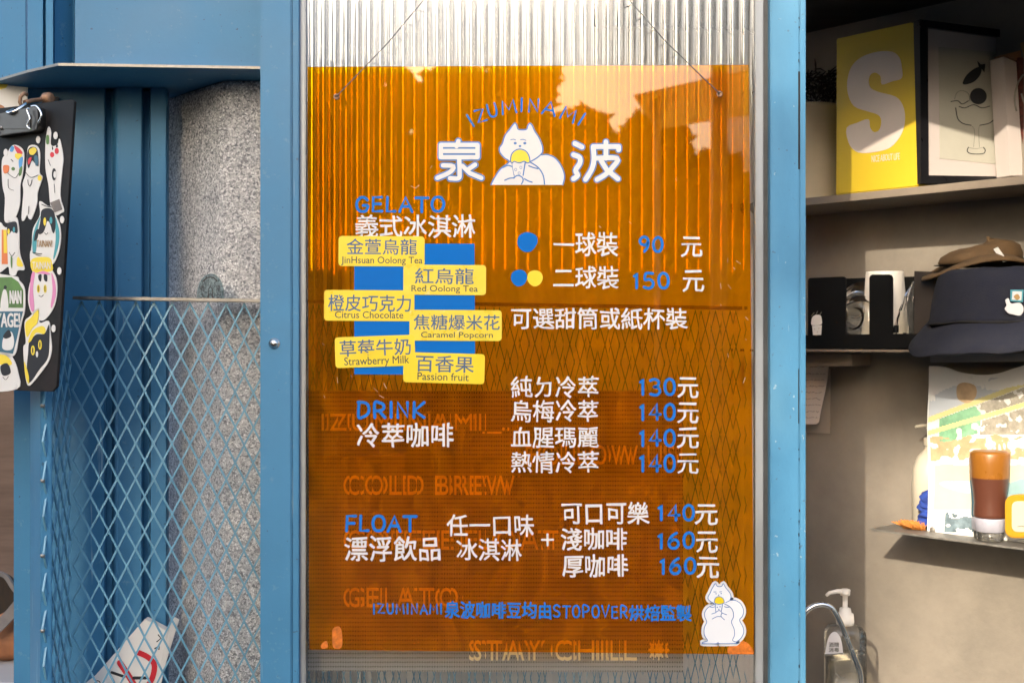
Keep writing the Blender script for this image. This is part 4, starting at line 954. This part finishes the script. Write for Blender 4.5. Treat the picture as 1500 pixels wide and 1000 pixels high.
# pleated cream lampshade and a dark wreath left of the box
b = MB(); cc = wall_f(.075)(1182, 292); cc.z = zU + .001
def pleat(p, a, i):
    k = 1 + .035 * (1 if int(round(a / (2 * pi / 172))) % 2 else -1); return Vector((p.x * k, p.y * k, p.z))
hgt = 147 / FPX * 1.95
b.lathe(cc, [(.058, 0), (.0585, .006), (.055, .01), (.055, hgt - .008), (.0575, hgt - .004), (.055, hgt), (.01, hgt)], 172, deform=pleat)
tag(b.build('pleated_shade', cream), 'cream finely pleated paper shade left of the yellow box', 'lamp shade')
b = MB(); rs = random.Random(5); wc = cc + Vector((.012, .0, hgt + .012))
for k in range(260):
    a = rs.uniform(0, 2 * pi); r = rs.gauss(.035, .012); p = wc + Vector((r * cos(a), r * sin(a), rs.uniform(0, .045)))
    dv = Vector((rs.gauss(0, 1), rs.gauss(0, 1), rs.gauss(0, .7))).normalized() * rs.uniform(.012, .03)
    b.tube([p, p + dv * .5 + Vector((0, 0, .003)), p + dv], [.0009, .0016, .0003], 5)
tag(b.build('dried_twigs', mat('dark_twigs', (.018, .011, .006), .9, var=.5, vscale=60)), 'dark bundle of dried twigs on top of the pleated shade', 'twigs')

# middle shelf: black organiser
og = thing('cup_organiser', 'black open organiser with upright dividers on the middle shelf', 'organiser', fF(1260, 510))
fo = wall_f(FRONT - .012)
def upright(pts, fn, th, m, nm, r=0):
    b = MB(); A = [fn(x, y, 0) for x, y in pts]; b.hexa(A, [p - Vector((wn.x, wn.y, 0)) * th for p in A]); return b.build(nm, m, og, .0006)
def round_top(x0, y0, x1, y1, r, tl=0):
    return [(x0, y1), (x0, y0 + r), (x0 + r * .3, y0 + r * .3), (x0 + r, y0), (x1 - r, y0 + tl), (x1 - r * .3, y0 + r * .3 + tl), (x1, y0 + r + tl), (x1, y1)]
upright(round_top(1183, 407, 1238.5, 505, 4, -2), fo, .004, black_plastic, 'divider'); upright(round_top(1273, 402, 1307, 505, 5), fo, .004, black_plastic, 'divider')
fo2 = wall_f(FRONT - .095); upright([(1195, 409), (1375, 404), (1375, 490), (1195, 495)], fo2, .003, black_plastic, 'back_panel')
b = MB(); A = [fo(x, y, .002) for x, y in ((1165, 491), (1370, 488), (1370, 510), (1165, 511))]; nb = Vector((wn.x, wn.y, 0)) * -.09; b.hexa(A, [p + nb for p in A]); b.build('base_tray', black_plastic, og, .001)
upright([(1339, 397), (1369, 398), (1371, 490), (1339, 490)], wall_f(FRONT - .02), .004, brown_plastic, 'divider')
b = MB(); fo_ = fo
b.poly([(1190, 477), (1204, 476), (1202.5, 497), (1192, 498)], fo, .0008, .0006, 0); b.poly(cr([(1189, 470), (1191, 464), (1196, 461), (1202, 462), (1204, 468), (1203, 475), (1190, 476)]), fo, .001, .0006, 0)
for x, y in ((1194, 482), (1198, 486), (1196, 491), (1200, 481)): b.poly(ell(x, y, .6, .7, 8), fo, .0012, .0003, 1)
for q in ([(1189, 463), (1193, 458)], [(1196, 460), (1198, 456)], [(1201, 461), (1204, 457)]): b.stroke(q, .8, fo, .001, .0004, 2)
b.build('cup_sticker', [cup_paper, ochre, ink_grey], og)

# paper cup, lids, clear bag
b = MB(); c = wall_f(.07)(1296, 492); c.z = zM + .004
b.lathe(c, [(.0385, 0), (.0395, .002), (.0385, .004), (.030, .120), (.0295, .123), (.027, .123), (.026, .119)], 36)
tag(b.build('paper_cup', cup_paper), 'upturned white paper cup standing behind the black organiser', 'cup')
lids = thing('lid_stack', 'clear plastic domed lids nested in the black organiser', 'lids', fF(1257, 505))
for cx, cy, rr, o, nm in ((1258, 468, .046, .095, 'lid'), (1262, 452, .046, .078, 'lid')):
    b = MB(); c = wall_f(o)(cx, cy); ax = Vector((wn.x, wn.y, .12)).normalized()
    b.lathe(c, [(rr * .35, .016), (rr * .38, .020), (rr * .6, .018), (rr * .82, .010), (rr * .88, .002), (rr, 0), (rr * 1.02, -.003), (rr * .96, -.004)], 40, axis=ax); b.build(nm, clear_plastic, lids)
b = MB(); fg = wall_f(.10); rs = random.Random(9)
N, M = 9, 9; G = []
for j in range(M):
    v = j / (M - 1); row = []
    for i in range(N):
        u = i / (N - 1); xl = 1341 - 33 * min(1, v * 1.1) ** .8; x = xl + (1342 - xl) * u; y = 412 + v * 86
        row.append(fg(x, y, .006 + .016 * sin(pi * u) * sin(pi * v) + rs.uniform(-.004, .004)))
    G.append(row)
for j in range(M - 1): b.quadstrip(G[j], G[j + 1], 0, True)
tag(b.build('plastic_bag', clear_plastic), 'crumpled clear plastic bag slumped between the organiser dividers', 'plastic bag')

# hats
bh = thing('bucket_hat', 'navy bucket hat with a white squirrel patch on the middle shelf', 'hat', fF(1470, 510))
hc = wall_f(.098)(1478, 500); hc.z = zM
def hatf(p, a, i):
    wv = .006 * sin(3 * a + .8) + .004 * sin(5 * a + 2); k = 1 + .012 * noise.noise((cos(a) * 2, sin(a) * 2, i * .4))
    dr = max(0, cos(a) * wn.x + sin(a) * wn.y); rad = math.hypot(p.x, p.y)
    z = p.z + (wv if i < 5 else .15 * wv) - (.55 * dr * max(0, rad - .112) if i < 5 else 0) + .003 * noise.noise((cos(a) * 3, sin(a) * 3, i)); return Vector((p.x * k, p.y * k, z))
b = MB(); b.lathe(hc, [(.141, .010), (.1425, .0125), (.131, .0225), (.121, .0325), (.1125, .0405)], 64, deform=hatf); b.build('brim', navy, bh)
b = MB(); b.lathe(hc, [(.1135, .0385), (.1150, .0400), (.1135, .0418)], 64, deform=lambda p, a, i: hatf(p, a, i + 5)); b.build('hat_band', dark_lining, bh)
b = MB(); b.lathe(hc, [(.113, .039), (.1115, .045), (.109, .070), (.105, .095), (.100, .112), (.092, .1185), (.06, .121), (0, .122)], 64, deform=lambda p, a, i: hatf(p, a, i + 5)); b.build('crown', navy, bh)
hv = Vector((wn.x * .8 + .05, -1, 0)).normalized(); pv = hc + Vector((.010, -.108, .07)); fh = on_plane((pv, Vector((-.08, -1, .12)).normalized())); b = MB()
HZ = lambda pts: [(1340 + x / 5.556, 350 + y / 5.556) for x, y in pts]
b.poly(cr(HZ([(735, 500), (760, 485), (780, 525), (850, 520), (880, 560), (875, 600), (850, 625), (800, 615), (760, 605), (730, 570), (745, 540)])), fh, .002, .002, 0)
b.poly(HZ([(775, 415), (880, 415), (876, 515), (772, 508)]), fh, .0026, .001, 1); b.poly(HZ([(790, 428), (866, 430), (862, 502), (784, 496)]), fh, .0029, .001, 0); b.poly(cr(HZ([(800, 470), (830, 450), (850, 480), (825, 500)])), fh, .0032, .001, 2)
b.build('patch', [white_v, teal_p, ochre], bh)
cp = thing('cotton_cap', 'brown cotton cap resting on top of the navy hat', 'cap', hc + Vector((-.02, .02, .12)))
cc2 = wall_f(.085)(1432, 402); cc2.z = hc.z + .121
fcp = wall_f(.10)
def capf(p, a, i):
    k = 1 + .05 * noise.noise((cos(a) * 2.2, sin(a) * 2.2, i * .7)); return Vector((p.x * 1.12 * k + p.z * .3, p.y * .8 * k, p.z * (1 + .16 * cos(a) + .10 * noise.noise((cos(a) * 2, sin(a) * 2, i)))))
b = MB(); b.lathe(cc2, [(.052, .010), (.056, .013), (.054, .024), (.047, .034), (.034, .040), (.016, .042), (.005, .0425), (.004, .045), (0, .0455)], 48, deform=capf); b.build('crown', khaki, cp)
b = MB()
def brimf(p, a, i): return Vector((p.x * (1.18 if cos(a) < 0 else 1.22), p.y * .95, p.z + .010 * cos(2 * a) * (-1) + .006 * cos(a)))
b.lathe(cc2 + Vector((.0, -.004, .003)), [(.050, .007), (.057, .009), (.071, .001), (.072, -.002), (.070, -.003), (.052, .004)], 48, deform=brimf); b.build('brim', khaki, cp)
b = MB(); b.lathe(cc2 + Vector((-.02, -.012, .001)), [(0, .002), (.046, .0065)], 32, sx=1.1, sy=.8, mfn=None); b.build('lining', dark_lining, cp)
b = MB(); A = [fcp(x, y, .02) for x, y in ((1464, 366), (1470, 363), (1484, 383), (1478, 385))]; b.hexa(A, [p - Vector((wn.x, wn.y, 0)) * .003 for p in A]); b.build('side_patch', paper, cp)

# notes pinned to the wall, drawer rail
nn = thing('taped_note', 'narrow handwritten note taped to the wall under the middle shelf', 'note', wall_f(.03)(1195, 620))
fn1 = wall_f(.03); b = MB(); b.poly([(1160, 528), (1214.5, 529), (1211, 560), (1199, 618), (1195, 621), (1160, 621)], fn1, 0, .001); b.build('sheet', note_paper, nn)
b = MB(); rs = random.Random(2)
for r in range(9):
    y = 538 + r * 9.2; x = 1180; xe = 1208 - r * 1.3
    while x < xe:
        l = rs.uniform(2, 5); b.stroke([(x, y + rs.uniform(-1, 1)), (x + l * .5, y + rs.uniform(-1.6, 1.6)), (x + l, y + rs.uniform(-1, 1))], .7, fn1, .0006, .0004); x += l + rs.uniform(.8, 2.4)
b.build('handwriting', ink_grey, nn)
b = MB(); b.poly([(1165, 540), (1216, 540), (1215.5, 635), (1165, 632)], wall_f(.004), 0, .002); tag(b.build('backing_sheet', mat('grey_sheet', (.34, .29, .25), .8)), 'plain grey-brown sheet on the wall behind the handwritten note', 'sheet')
b = MB(); f_ = wall_f(.10); A = [f_(x, y) for x, y in ((1160, 520), (1247, 518), (1248, 536), (1160, 538))]; b.hexa(A, [p - Vector((wn.x, wn.y, 0)) * .06 for p in A]); tag(b.build('drawer_rail', shelf_m, None, .001), 'grey-brown drawer box fixed below the middle shelf', 'drawer')
b = MB(); f_ = wall_f(.12); A = [f_(x, y) for x, y in ((1362, 518), (1640, 512), (1640, 528), (1362, 531))]; b.hexa(A, [p - Vector((wn.x, wn.y, 0)) * .10 for p in A]); tag(b.build('shelf_tray', mat('grey_tray', (.30, .29, .28), .5), None, .001), 'grey tray hanging under the middle shelf above the printed bag', 'tray')

# ---- lower shelf
pb = thing('printed_bag', 'glossy white bag printed with a bright landscape on lower shelf', 'bag', fF(1430, 785))
fpb = wall_f(.085); b = MB()
ed = cr([(1360, 536), (1377, 537), (1400, 545), (1430, 549), (1460, 547), (1490, 538), (1530, 528), (1600, 528)], False, 4)
N = len(ed); Gf, Gb = [], []
for j in range(9):
    v = j / 8; rf, rb = [], []
    for i, (x, y) in enumerate(ed):
        bot = 784 + (x - 1364) * .07; yy = y + (bot - y) * v; xx = x + (4 * v if i == 0 else 4 * v * (1 - i / N))
        o = .012 * noise.noise((x * .012, yy * .012, 1)) * (1 - .4 * v)
        rf.append(fpb(xx, yy, o + .012 * v)); rb.append(fpb(xx, yy, o - .012 - .02 * v))
    Gf.append(rf); Gb.append(rb)
for j in range(8): b.quadstrip(Gf[j], Gf[j + 1], 0, True); b.quadstrip(Gb[j + 1], Gb[j], 0, True)
b.quadstrip([r[0] for r in Gf], [r[0] for r in Gb], 0); b.quadstrip([r[-1] for r in Gb], [r[-1] for r in Gf], 0)
bag_w = mat('glossy_bag', (.72, .73, .73), .3, var=.03, vscale=10)
b.build('body', bag_w, pb)
def fpr(px, py, off=0.0):
    u = 0; v = (py - 545) / (784 + (px - 1364) * .07 - 545); o = .012 * noise.noise((px * .012, py * .012, 1)) * (1 - .4 * v)
    return fpb(px, py, o + .012 * v + off + .0006)
def grid_poly(mb, x0, y0, x1, y1, inside, m, k, step=3.0):
    """small printed cells kept where inside(x,y)"""
    nx = int((x1 - x0) / step); ny = int((y1 - y0) / step)
    for i in range(nx):
        for j in range(ny):
            x, y = x0 + i * step, y0 + j * step
            if inside(x + step / 2, y + step / 2):
                o = len(mb.v); mb.v += [fpr(x, y, k), fpr(x, y + step, k), fpr(x + step, y + step, k), fpr(x + step, y, k)]; mb.face((o, o + 1, o + 2, o + 3), m)
pm = [mat('print_pale_blue', (.50, .55, .62), .4), mat('print_lemon', (.68, .63, .30), .4), mat('print_green', (.22, .45, .28), .4, var=.3, vscale=60), mat('print_stone', (.36, .34, .29), .4, var=.35, vscale=90), mat('print_tan', (.52, .37, .22), .4, var=.2, vscale=70), mat('print_slate', (.15, .21, .25), .4, var=.5, vscale=70), mat('print_aqua', (.28, .44, .47), .4, var=.1, vscale=30), mat('print_cream', (.62, .57, .45), .4, var=.05, vscale=30)]
l1 = lambda x: 615 - (x - 1362) * .385      # upper road line
l2 = lambda x: 634 - (x - 1362) * .30
nz = lambda x, y, s, z: noise.noise((x * s, y * s, z))
b = MB()
grid_poly(b, 1363, 553, 1600, 784, lambda x, y: y < l1(x) - 4 and y > 590 - (x - 1362) * .45 + 25 * nz(x, y, .02, 5), 0, .0000, 2.0)
grid_poly(b, 1363, 500, 1600, 640, lambda x, y: abs(y - l1(x)) < 4 or abs(y - l2(x)) < 3.5, 1, .0001, 1.5)
grid_poly(b, 1380, 560, 1450, 650, lambda x, y: l1(x) + 5 < y < l2(x) + 22 and x < 1436 + 20 * nz(x, y, .05, 2) and nz(x, y, .05, 1) > -.3, 2, .0000, 1.5)
grid_poly(b, 1400, 555, 1600, 650, lambda x, y: (l1(x) + 5 < y < l2(x) - 4 or l2(x) + 5 < y < 636) and x > 1440 + 20 * nz(x, y, .05, 2) and nz(x, y, .11, 3) > -.28, 3, .0000, 1.5)
grid_poly(b, 1366, 634, 1600, 682, lambda x, y: 640 + 6 * nz(x, y, .06, 4) < y < 672 + 8 * nz(x, y, .05, 7) and nz(x, y, .09, 9) > -.15, 4, .0000, 1.5)
grid_poly(b, 1364, 655, 1600, 745, lambda x, y: y > 680 + 5 * nz(x, y, .05, 7) and x > 1372, 7, .0000, 2.0)
grid_poly(b, 1470, 655, 1600, 730, lambda x, y: y > 700 - 30 * nz(x, 0, .02, 4) and x > 1476, 6, .0001, 1.5)
grid_poly(b, 1390, 746, 1600, 783, lambda x, y: y > 752 + 12 * nz(x, y, .05, 11) and y < 778 and nz(x, y, .1, 12) > -.22, 5, .0000, 1.5)
b.poly(cr([(1402, 566), (1412, 560), (1428, 565), (1430, 580), (1420, 590), (1405, 584)]), fpr, .0003, .0002, 4)
b.build('landscape_print', pm, pb)
b = MB(); b.lathe(fpr(1373, 774, .001), [(.0045, 0), (.0045, .0012), (.003, .0018), (0, .0018)], 14, axis=Vector((wn.x, wn.y, 0))); b.build('snap_button', steel, pb)

# squeeze bottles
def squeeze(name, label, px, pyb, pyt, rpx, o, mats, zbase):
    f = wall_f(o); c = f(px, pyb); c.z = zbase; D = c.y + DC; s = D / FPX; h = (pyb - pyt) * s; r = rpx * s
    t = thing(name, label, 'bottle', c)
    b = MB(); b.lathe(c, [(r * .60, 0), (r * .66, .001), (r * .70, h * .10)], 32); b.build('nozzle_cover', clear_plastic, t)
    b = MB(); b.lathe(c, [(r * .74, h * .10), (r * .80, h * .11), (r * .83, h * .24), (r * .8, h * .255)], 32); b.build('cap', cap_w, t)
    pr = [(r * .80, h * .256), (r * .84, h * .27), (r * .85, h * .30), (r * .82, h * .42), (r * .86, h * .52), (r * .95, h * .66), (r * .975, h * .70), (r * .98, h * .72), (r * 1.0, h * .86), (r * 1.02, h * .96), (r * .98, h * .985), (r * .9, h * .99), (r * .85, h)]
    b = MB(); b.lathe(c, pr, 40, mfn=lambda i: 0 if i < 6 else 1); b.build('body', mats, t)
    return t
squeeze('sauce_bottle', 'upside-down squeeze bottle of brown sauce before the printed bag', 1450, 786, 655, 27, .118, [choc, amber], zL + .001)
squeeze('sauce_bottle', 'thinner amber squeeze bottle half hidden behind the brown sauce bottle', 1438, 780, 660, 17, .108 - .005, [teal_dark_p, amber], zL + .001)

yc = thing('rounded_container', 'mustard rimmed rounded container with cream lid at right edge', 'container', wall_f(.12)(1505, 788))
fyc = wall_f(.128); b = MB(); b.poly(rrect(1474, 724, 1545, 787, 13), fyc, .006, .02); b.build('rim', yellow_rim, yc, .002)
b = MB(); b.poly(rrect(1485, 733, 1534, 778, 8), fyc, .0072, .002); b.build('lid', lid_c, yc, .0008)
b = MB(); b.stroke([(1494, 770), (1500, 769), (1506, 771)], 1.2, fyc, .0078, .0004); b.build('lid_mark', ink_grey, yc)

pbm = thing('pump_bottle', 'cream pump bottle behind the printed bag on lower shelf', 'bottle', wall_f(.035)(1362, 775))
c = wall_f(.035)(1362, 775); c.z = zL + .001; s = (c.y + DC) / FPX
def scl(l): return [(r * s, z * s) for r, z in l]
b = MB(); b.lathe(c, scl([(22, 0), (25, 4), (25.5, 60), (24, 82), (18, 98), (9, 108), (7, 110), (7, 114)]), 32); b.build('body', pump_white, pbm)
b = MB(); b.lathe(c, scl([(8, 114.5), (8.5, 116), (8.5, 126), (4, 127), (3, 128), (3, 139), (6, 140), (6, 146), (2, 147)]), 20); pc = b.build('pump', pump_white, pbm)
b = MB(); q = c + Vector((0, 0, 143 * s)); b.tube([q, q + Vector((-12 * s, -3 * s, 1 * s)), q + Vector((-21 * s, -5 * s, 0)), q + Vector((-23 * s, -5 * s, -1.2 * s))], [2.8 * s, 2.6 * s, 2.2 * s, 1.6 * s], 10); b.build('nozzle', pump_white, pc)
b = MB(); c = wall_f(.072)(1362, 780); c.z = zL + .001; sc_ = (c.y + DC) / FPX
def clothf(p, a, i):
    q = Vector((cos(a) * .9, sin(a) * .9, i * .10)); k = 1 + .35 * noise.noise(q * 1.7) + .05 * sin(4 * a + i * .35)
    return Vector((p.x * k + .006 * noise.noise(q + Vector((5, 0, 0))), p.y * k, max(0, p.z + .006 * cos(a + 1.2 + .08 * i))))
b.lathe(c, [(12 * sc_, 0)] + [((17 - .14 * k + 3.2 * abs(sin(k * .16 + .4)) ** .6) * sc_, k * sc_) for k in range(1, 48)] + [(6 * sc_, 50 * sc_), (0.0001, 49 * sc_)], 56, deform=clothf)
tag(b.build('cleaning_cloth', cloth_blue), 'crumpled royal blue cloth at the corner of the printed bag', 'cloth')
b = MB(); rs = random.Random(6)
for k in range(240):
    p = wall_f(.10)(rs.uniform(1326, 1352), 776); p.z = zL + .001; p += Vector((rs.uniform(-.004, .004), rs.uniform(-.008, .008), 0))
    b.tube([p, p + Vector((rs.gauss(-.006, .006), rs.gauss(0, .004), rs.uniform(.007, .013)))], .0006, 4)
tag(b.build('orange_brush', bristle), 'short orange bristle brush lying left of the blue cloth', 'brush')

# counter with tap and sanitiser bottle
mb = MB(); mb.prism([(.40, .06), (1.2, -.3), (1.2, .1), (.79, .265), (.535, .53), (.40, .5)], .70, .78)
tag(mb.build('sink_counter', steel, None, .002), 'steel sink counter below the wall shelves behind the tap', 'counter')
zc_ = .78
tap = thing('sink_tap', 'arched chrome sink tap beside the blue door stile', 'tap', P(1262, 1040, .20))
yT = .20
path = [P(x, y, yT) for x, y in cr([(1170, 915), (1178, 898), (1190, 888), (1204, 885), (1217, 889), (1226, 901), (1240, 932), (1254, 968), (1260, 985), (1262, 1010), (1262, 1060)], False, 5)]
b = MB(); b.tube(path, .0042, 14); b.build('spout', chrome, tap)
b = MB(); pe = path[-1]; b.lathe((pe.x, pe.y, zc_ + .001), [(.014, 0), (.014, .02), (.010, .03), (.0046, .035), (.0046, max(.036, pe.z - zc_))], 20); b.build('base', chrome, tap)
st = thing('sanitiser_bottle', 'clear pump bottle of hand sanitiser with a pale label', 'bottle', P(1238, 1080, .33))
c = P(1238, 1000, .34); s = (DC + .34) / FPX; c.z = zc_ + .001; hz = (ZC - (912 - 500) * s) - c.z; r = 31 * s
b = MB()
def sq(p, a, i): k = 1 / max(abs(cos(a)), abs(sin(a))) ** .55; return Vector((p.x * k, p.y * .75 * k, p.z))
b.lathe(c, [(r * .9, 0), (r * .96, .004), (r * .96, hz * .86), (r * .93, hz * .92), (r * .75, hz * .97), (r * .35, hz * .995), (r * .33, hz)], 40, deform=sq); b.build('body', clear_bottle, st)
b = MB(); b.lathe(c + Vector((0, 0, .006)), [(r * .86, 0), (r * .9, .004), (r * .9, hz * .66), (0.0, hz * .66)], 40, deform=sq); b.build('gel', clear_plastic, st)
b = MB(); hs = c + Vector((0, 0, hz)); b.lathe(hs, [(12.5 * s, -.002), (13 * s, 3 * s), (12 * s, 14 * s), (9 * s, 15 * s), (8 * s, 22 * s), (3.6 * s, 23 * s), (3.6 * s, 40 * s), (7 * s, 41 * s), (7.5 * s, 49 * s), (5 * s, 50 * s)], 24)
q = hs + Vector((0, 0, 46 * s)); b.tube([q, q + Vector((-12 * s, -.002, 1 * s)), q + Vector((-24 * s, -.004, -1 * s)), q + Vector((-29 * s, -.005, -5 * s))], [3.6 * s, 3.4 * s, 2.8 * s, 2.2 * s], 10); b.build('pump', cup_paper, st)
fl = flat(c.y - r * .78 - .003); b = MB(); b.poly(cr([(1209, 955), (1213, 935), (1219, 926), (1226, 926), (1232, 936), (1235, 955), (1235, 957), (1209, 957)]), fl, 0, .0006); b.build('label', mat('pale_label', (.72, .70, .72), .5), st)
b = MB()
text(b, '酒精', (1214, 940, 1229, 947), fl, .0005, .0003, bold=.2); text(b, '消毒', (1214, 948, 1229, 954), fl, .0005, .0003, bold=.2); b.stroke([(1208, 959), (1234, 956)], 1.6, fl, .0005, .0003); b.build('label_print', ink_grey, st)
b = MB(); b.stroke([(1225, 986), (1230, 991), (1237, 992)], 1.4, fl, .0005, .0003); b.build('print_mark', ink_grey, st)

# ================================================================== STREET BEHIND THE CAMERA (seen in the reflections, plus added unseen sun blockers)
def building(name, label, x0, x1, y0, y1, h, m, rows, cols, roof=None, face=1):
    t = thing(name, label, 'building', ((x0 + x1) / 2, (y0 + y1) / 2, 0))
    b = MB(); b.box((x0, y0, 0), (x1, y1, h)); b.build('wall', m, t)
    b = MB(); b.box((x0 - .15, y0 - .15, h), (x1 + .15, y1 + .15, h + .12)); b.build('roof', roof or m, t)
    for r in range(rows):
        for c_ in range(cols):
            xa = x0 + (c_ + .5) * (x1 - x0) / cols; za = .7 + r * 2.6; ww = min(.5, .32 * (x1 - x0) / cols)
            b = MB(); b.box((xa - ww, y1 + .002, za), (xa + ww, y1 + .05, za + 1.1)); fr_ = b.build('window', win_glass, t)
            b = MB(); b.box((xa - ww - .06, y1 + .002, za - .1), (xa + ww + .06, y1 + .12, za - .02)); b.build('sill', m, fr_)
    return t
building('shade_building', 'tall grey building added at street left to shade the facade', -14, -3.805, -9, -5, 7.2, brick_far, 2, 5)  # unseen block added so direct sun misses the door front
building('low_house', 'low dark fronted house straight across the street', -3.2, 3.4, -19, -13, 2.9, dark_far, 1, 4, brick_far)
building('long_shed', 'long dark shed across the street left of the low house', -13.5, -3.5, -20, -13.5, 2.2, dark_far, 1, 6, brick_far)
building('right_house', 'dark single storey house across the street below the beige building', 3.7, 14, -17.5, -13.2, 2.4, dark_far, 1, 5, brick_far)
building('beige_building', 'beige rendered building across the street to the right', 4.6, 11.5, -26, -18, 9.6, far_wall, 3, 4)
aw = thing('shop_awning', 'pale yellow cloth awning across the street reflected in the board', 'awning', (3, -9, 2.6))
b = MB(); aw_m = bpy.data.materials.new('yellow_awning_cloth'); aw_m.use_nodes = True
n_ = aw_m.node_tree.nodes; l_ = aw_m.node_tree.links; n_.remove(n_['Principled BSDF'])
t_ = n_.new('ShaderNodeBsdfTranslucent'); t_.inputs[0].default_value = (.85, .70, .34, 1); d_ = n_.new('ShaderNodeBsdfDiffuse'); d_.inputs[0].default_value = (.85, .7, .34, 1)
x_ = n_.new('ShaderNodeMixShader'); x_.inputs[0].default_value = .15; l_.new(t_.outputs[0], x_.inputs[1]); l_.new(d_.outputs[0], x_.inputs[2]); l_.new(x_.outputs[0], n_['Material Output'].inputs[0])
A = [Vector(p) for p in ((1.0, -8.2, 3.42), (3.0, -8.2, 3.86), (3.0, -9.6, 3.66), (1.35, -9.6, 3.40))]; b.hexa(A, [p - Vector((0, 0, .02)) for p in A]); b.build('canvas', aw_m, aw)
for x in (1.2, 2.9):
    b = MB(); b.tube([Vector((x, -8.3, 0)), Vector((x, -8.3, 3.42 if x < 2 else 3.8))], .03, 8); b.build('pole', steel, aw)
def tree(label, x, y, h, r, seed, nl=2600):
    rs = random.Random(seed); t = thing('street_tree', label, 'tree', (x, y, 0))
    b = MB(); b.tube([Vector((x, y, 0)), Vector((x + .05, y, h * .35)), Vector((x - .05, y + .05, h * .6)), Vector((x, y, h * .85))], [.16, .12, .09, .03], 10)
    cl = []
    for k in range(14):
        a = rs.uniform(0, 2 * pi); rr = r * rs.uniform(.3, .85); zz = h * rs.uniform(.5, .92); p = Vector((x + rr * cos(a), y + rr * sin(a), zz)); cl.append((p, r * rs.uniform(.28, .5)))
        b.tube([Vector((x, y, h * .45)), p.lerp(Vector((x, y, h * .45)), .4) + Vector((0, 0, .1)), p], [.06, .035, .012], 6)
    b.build('trunk', bark, t); b = MB()
    for k in range(nl):
        p, cr_ = rs.choice(cl); dv = Vector((rs.gauss(0, 1), rs.gauss(0, 1), rs.gauss(0, .8))); dv = dv.normalized() * cr_ * rs.random() ** .4; q = p + dv
        u = Vector((rs.gauss(0, 1), rs.gauss(0, 1), rs.gauss(0, .6))).normalized(); v = u.orthogonal().normalized(); l = rs.uniform(.10, .17)
        o = len(b.v); b.v += [q - u * l, q + v * l * .45, q + u * l, q - v * l * .45]; b.face((o, o + 1, o + 2, o + 3))
    b.build('crown', leaf_m, t)
ob = thing('shade_beam', 'unseen grey beam on a single post added to shade the hats', 'beam', (-1, -5, 0))  # unseen beam added to keep direct sun off the hats
b = MB(); b.box((-2.1, -5.05, 3.90), (1.2, -4.95, 4.12)); b.build('crossbar', dark_far, ob)
for x in (1.1,): 
    b = MB(); b.box((x, -5.04, 0), (x + .08, -4.96, 3.899)); b.build('post', dark_far, ob)
for k, (x, h, r, lab) in enumerate(((-2.3, 5.1, 1.05, 'tallest dark street tree at the left end of the row across the road'), (-1.0, 4.9, 1.0, 'street tree next to the tallest one across the road'),
      (.15, 4.6, .95, 'bushy street tree in the middle of the row across the road'), (1.15, 3.95, .8, 'shorter street tree right of the middle one across the road'), (2.0, 3.35, .65, 'lowest round street tree at the right end of the row'))):
    tree(lab, x, -11 - .3 * (k % 2), h, r, k + 1, 9500 if k < 3 else 6500)
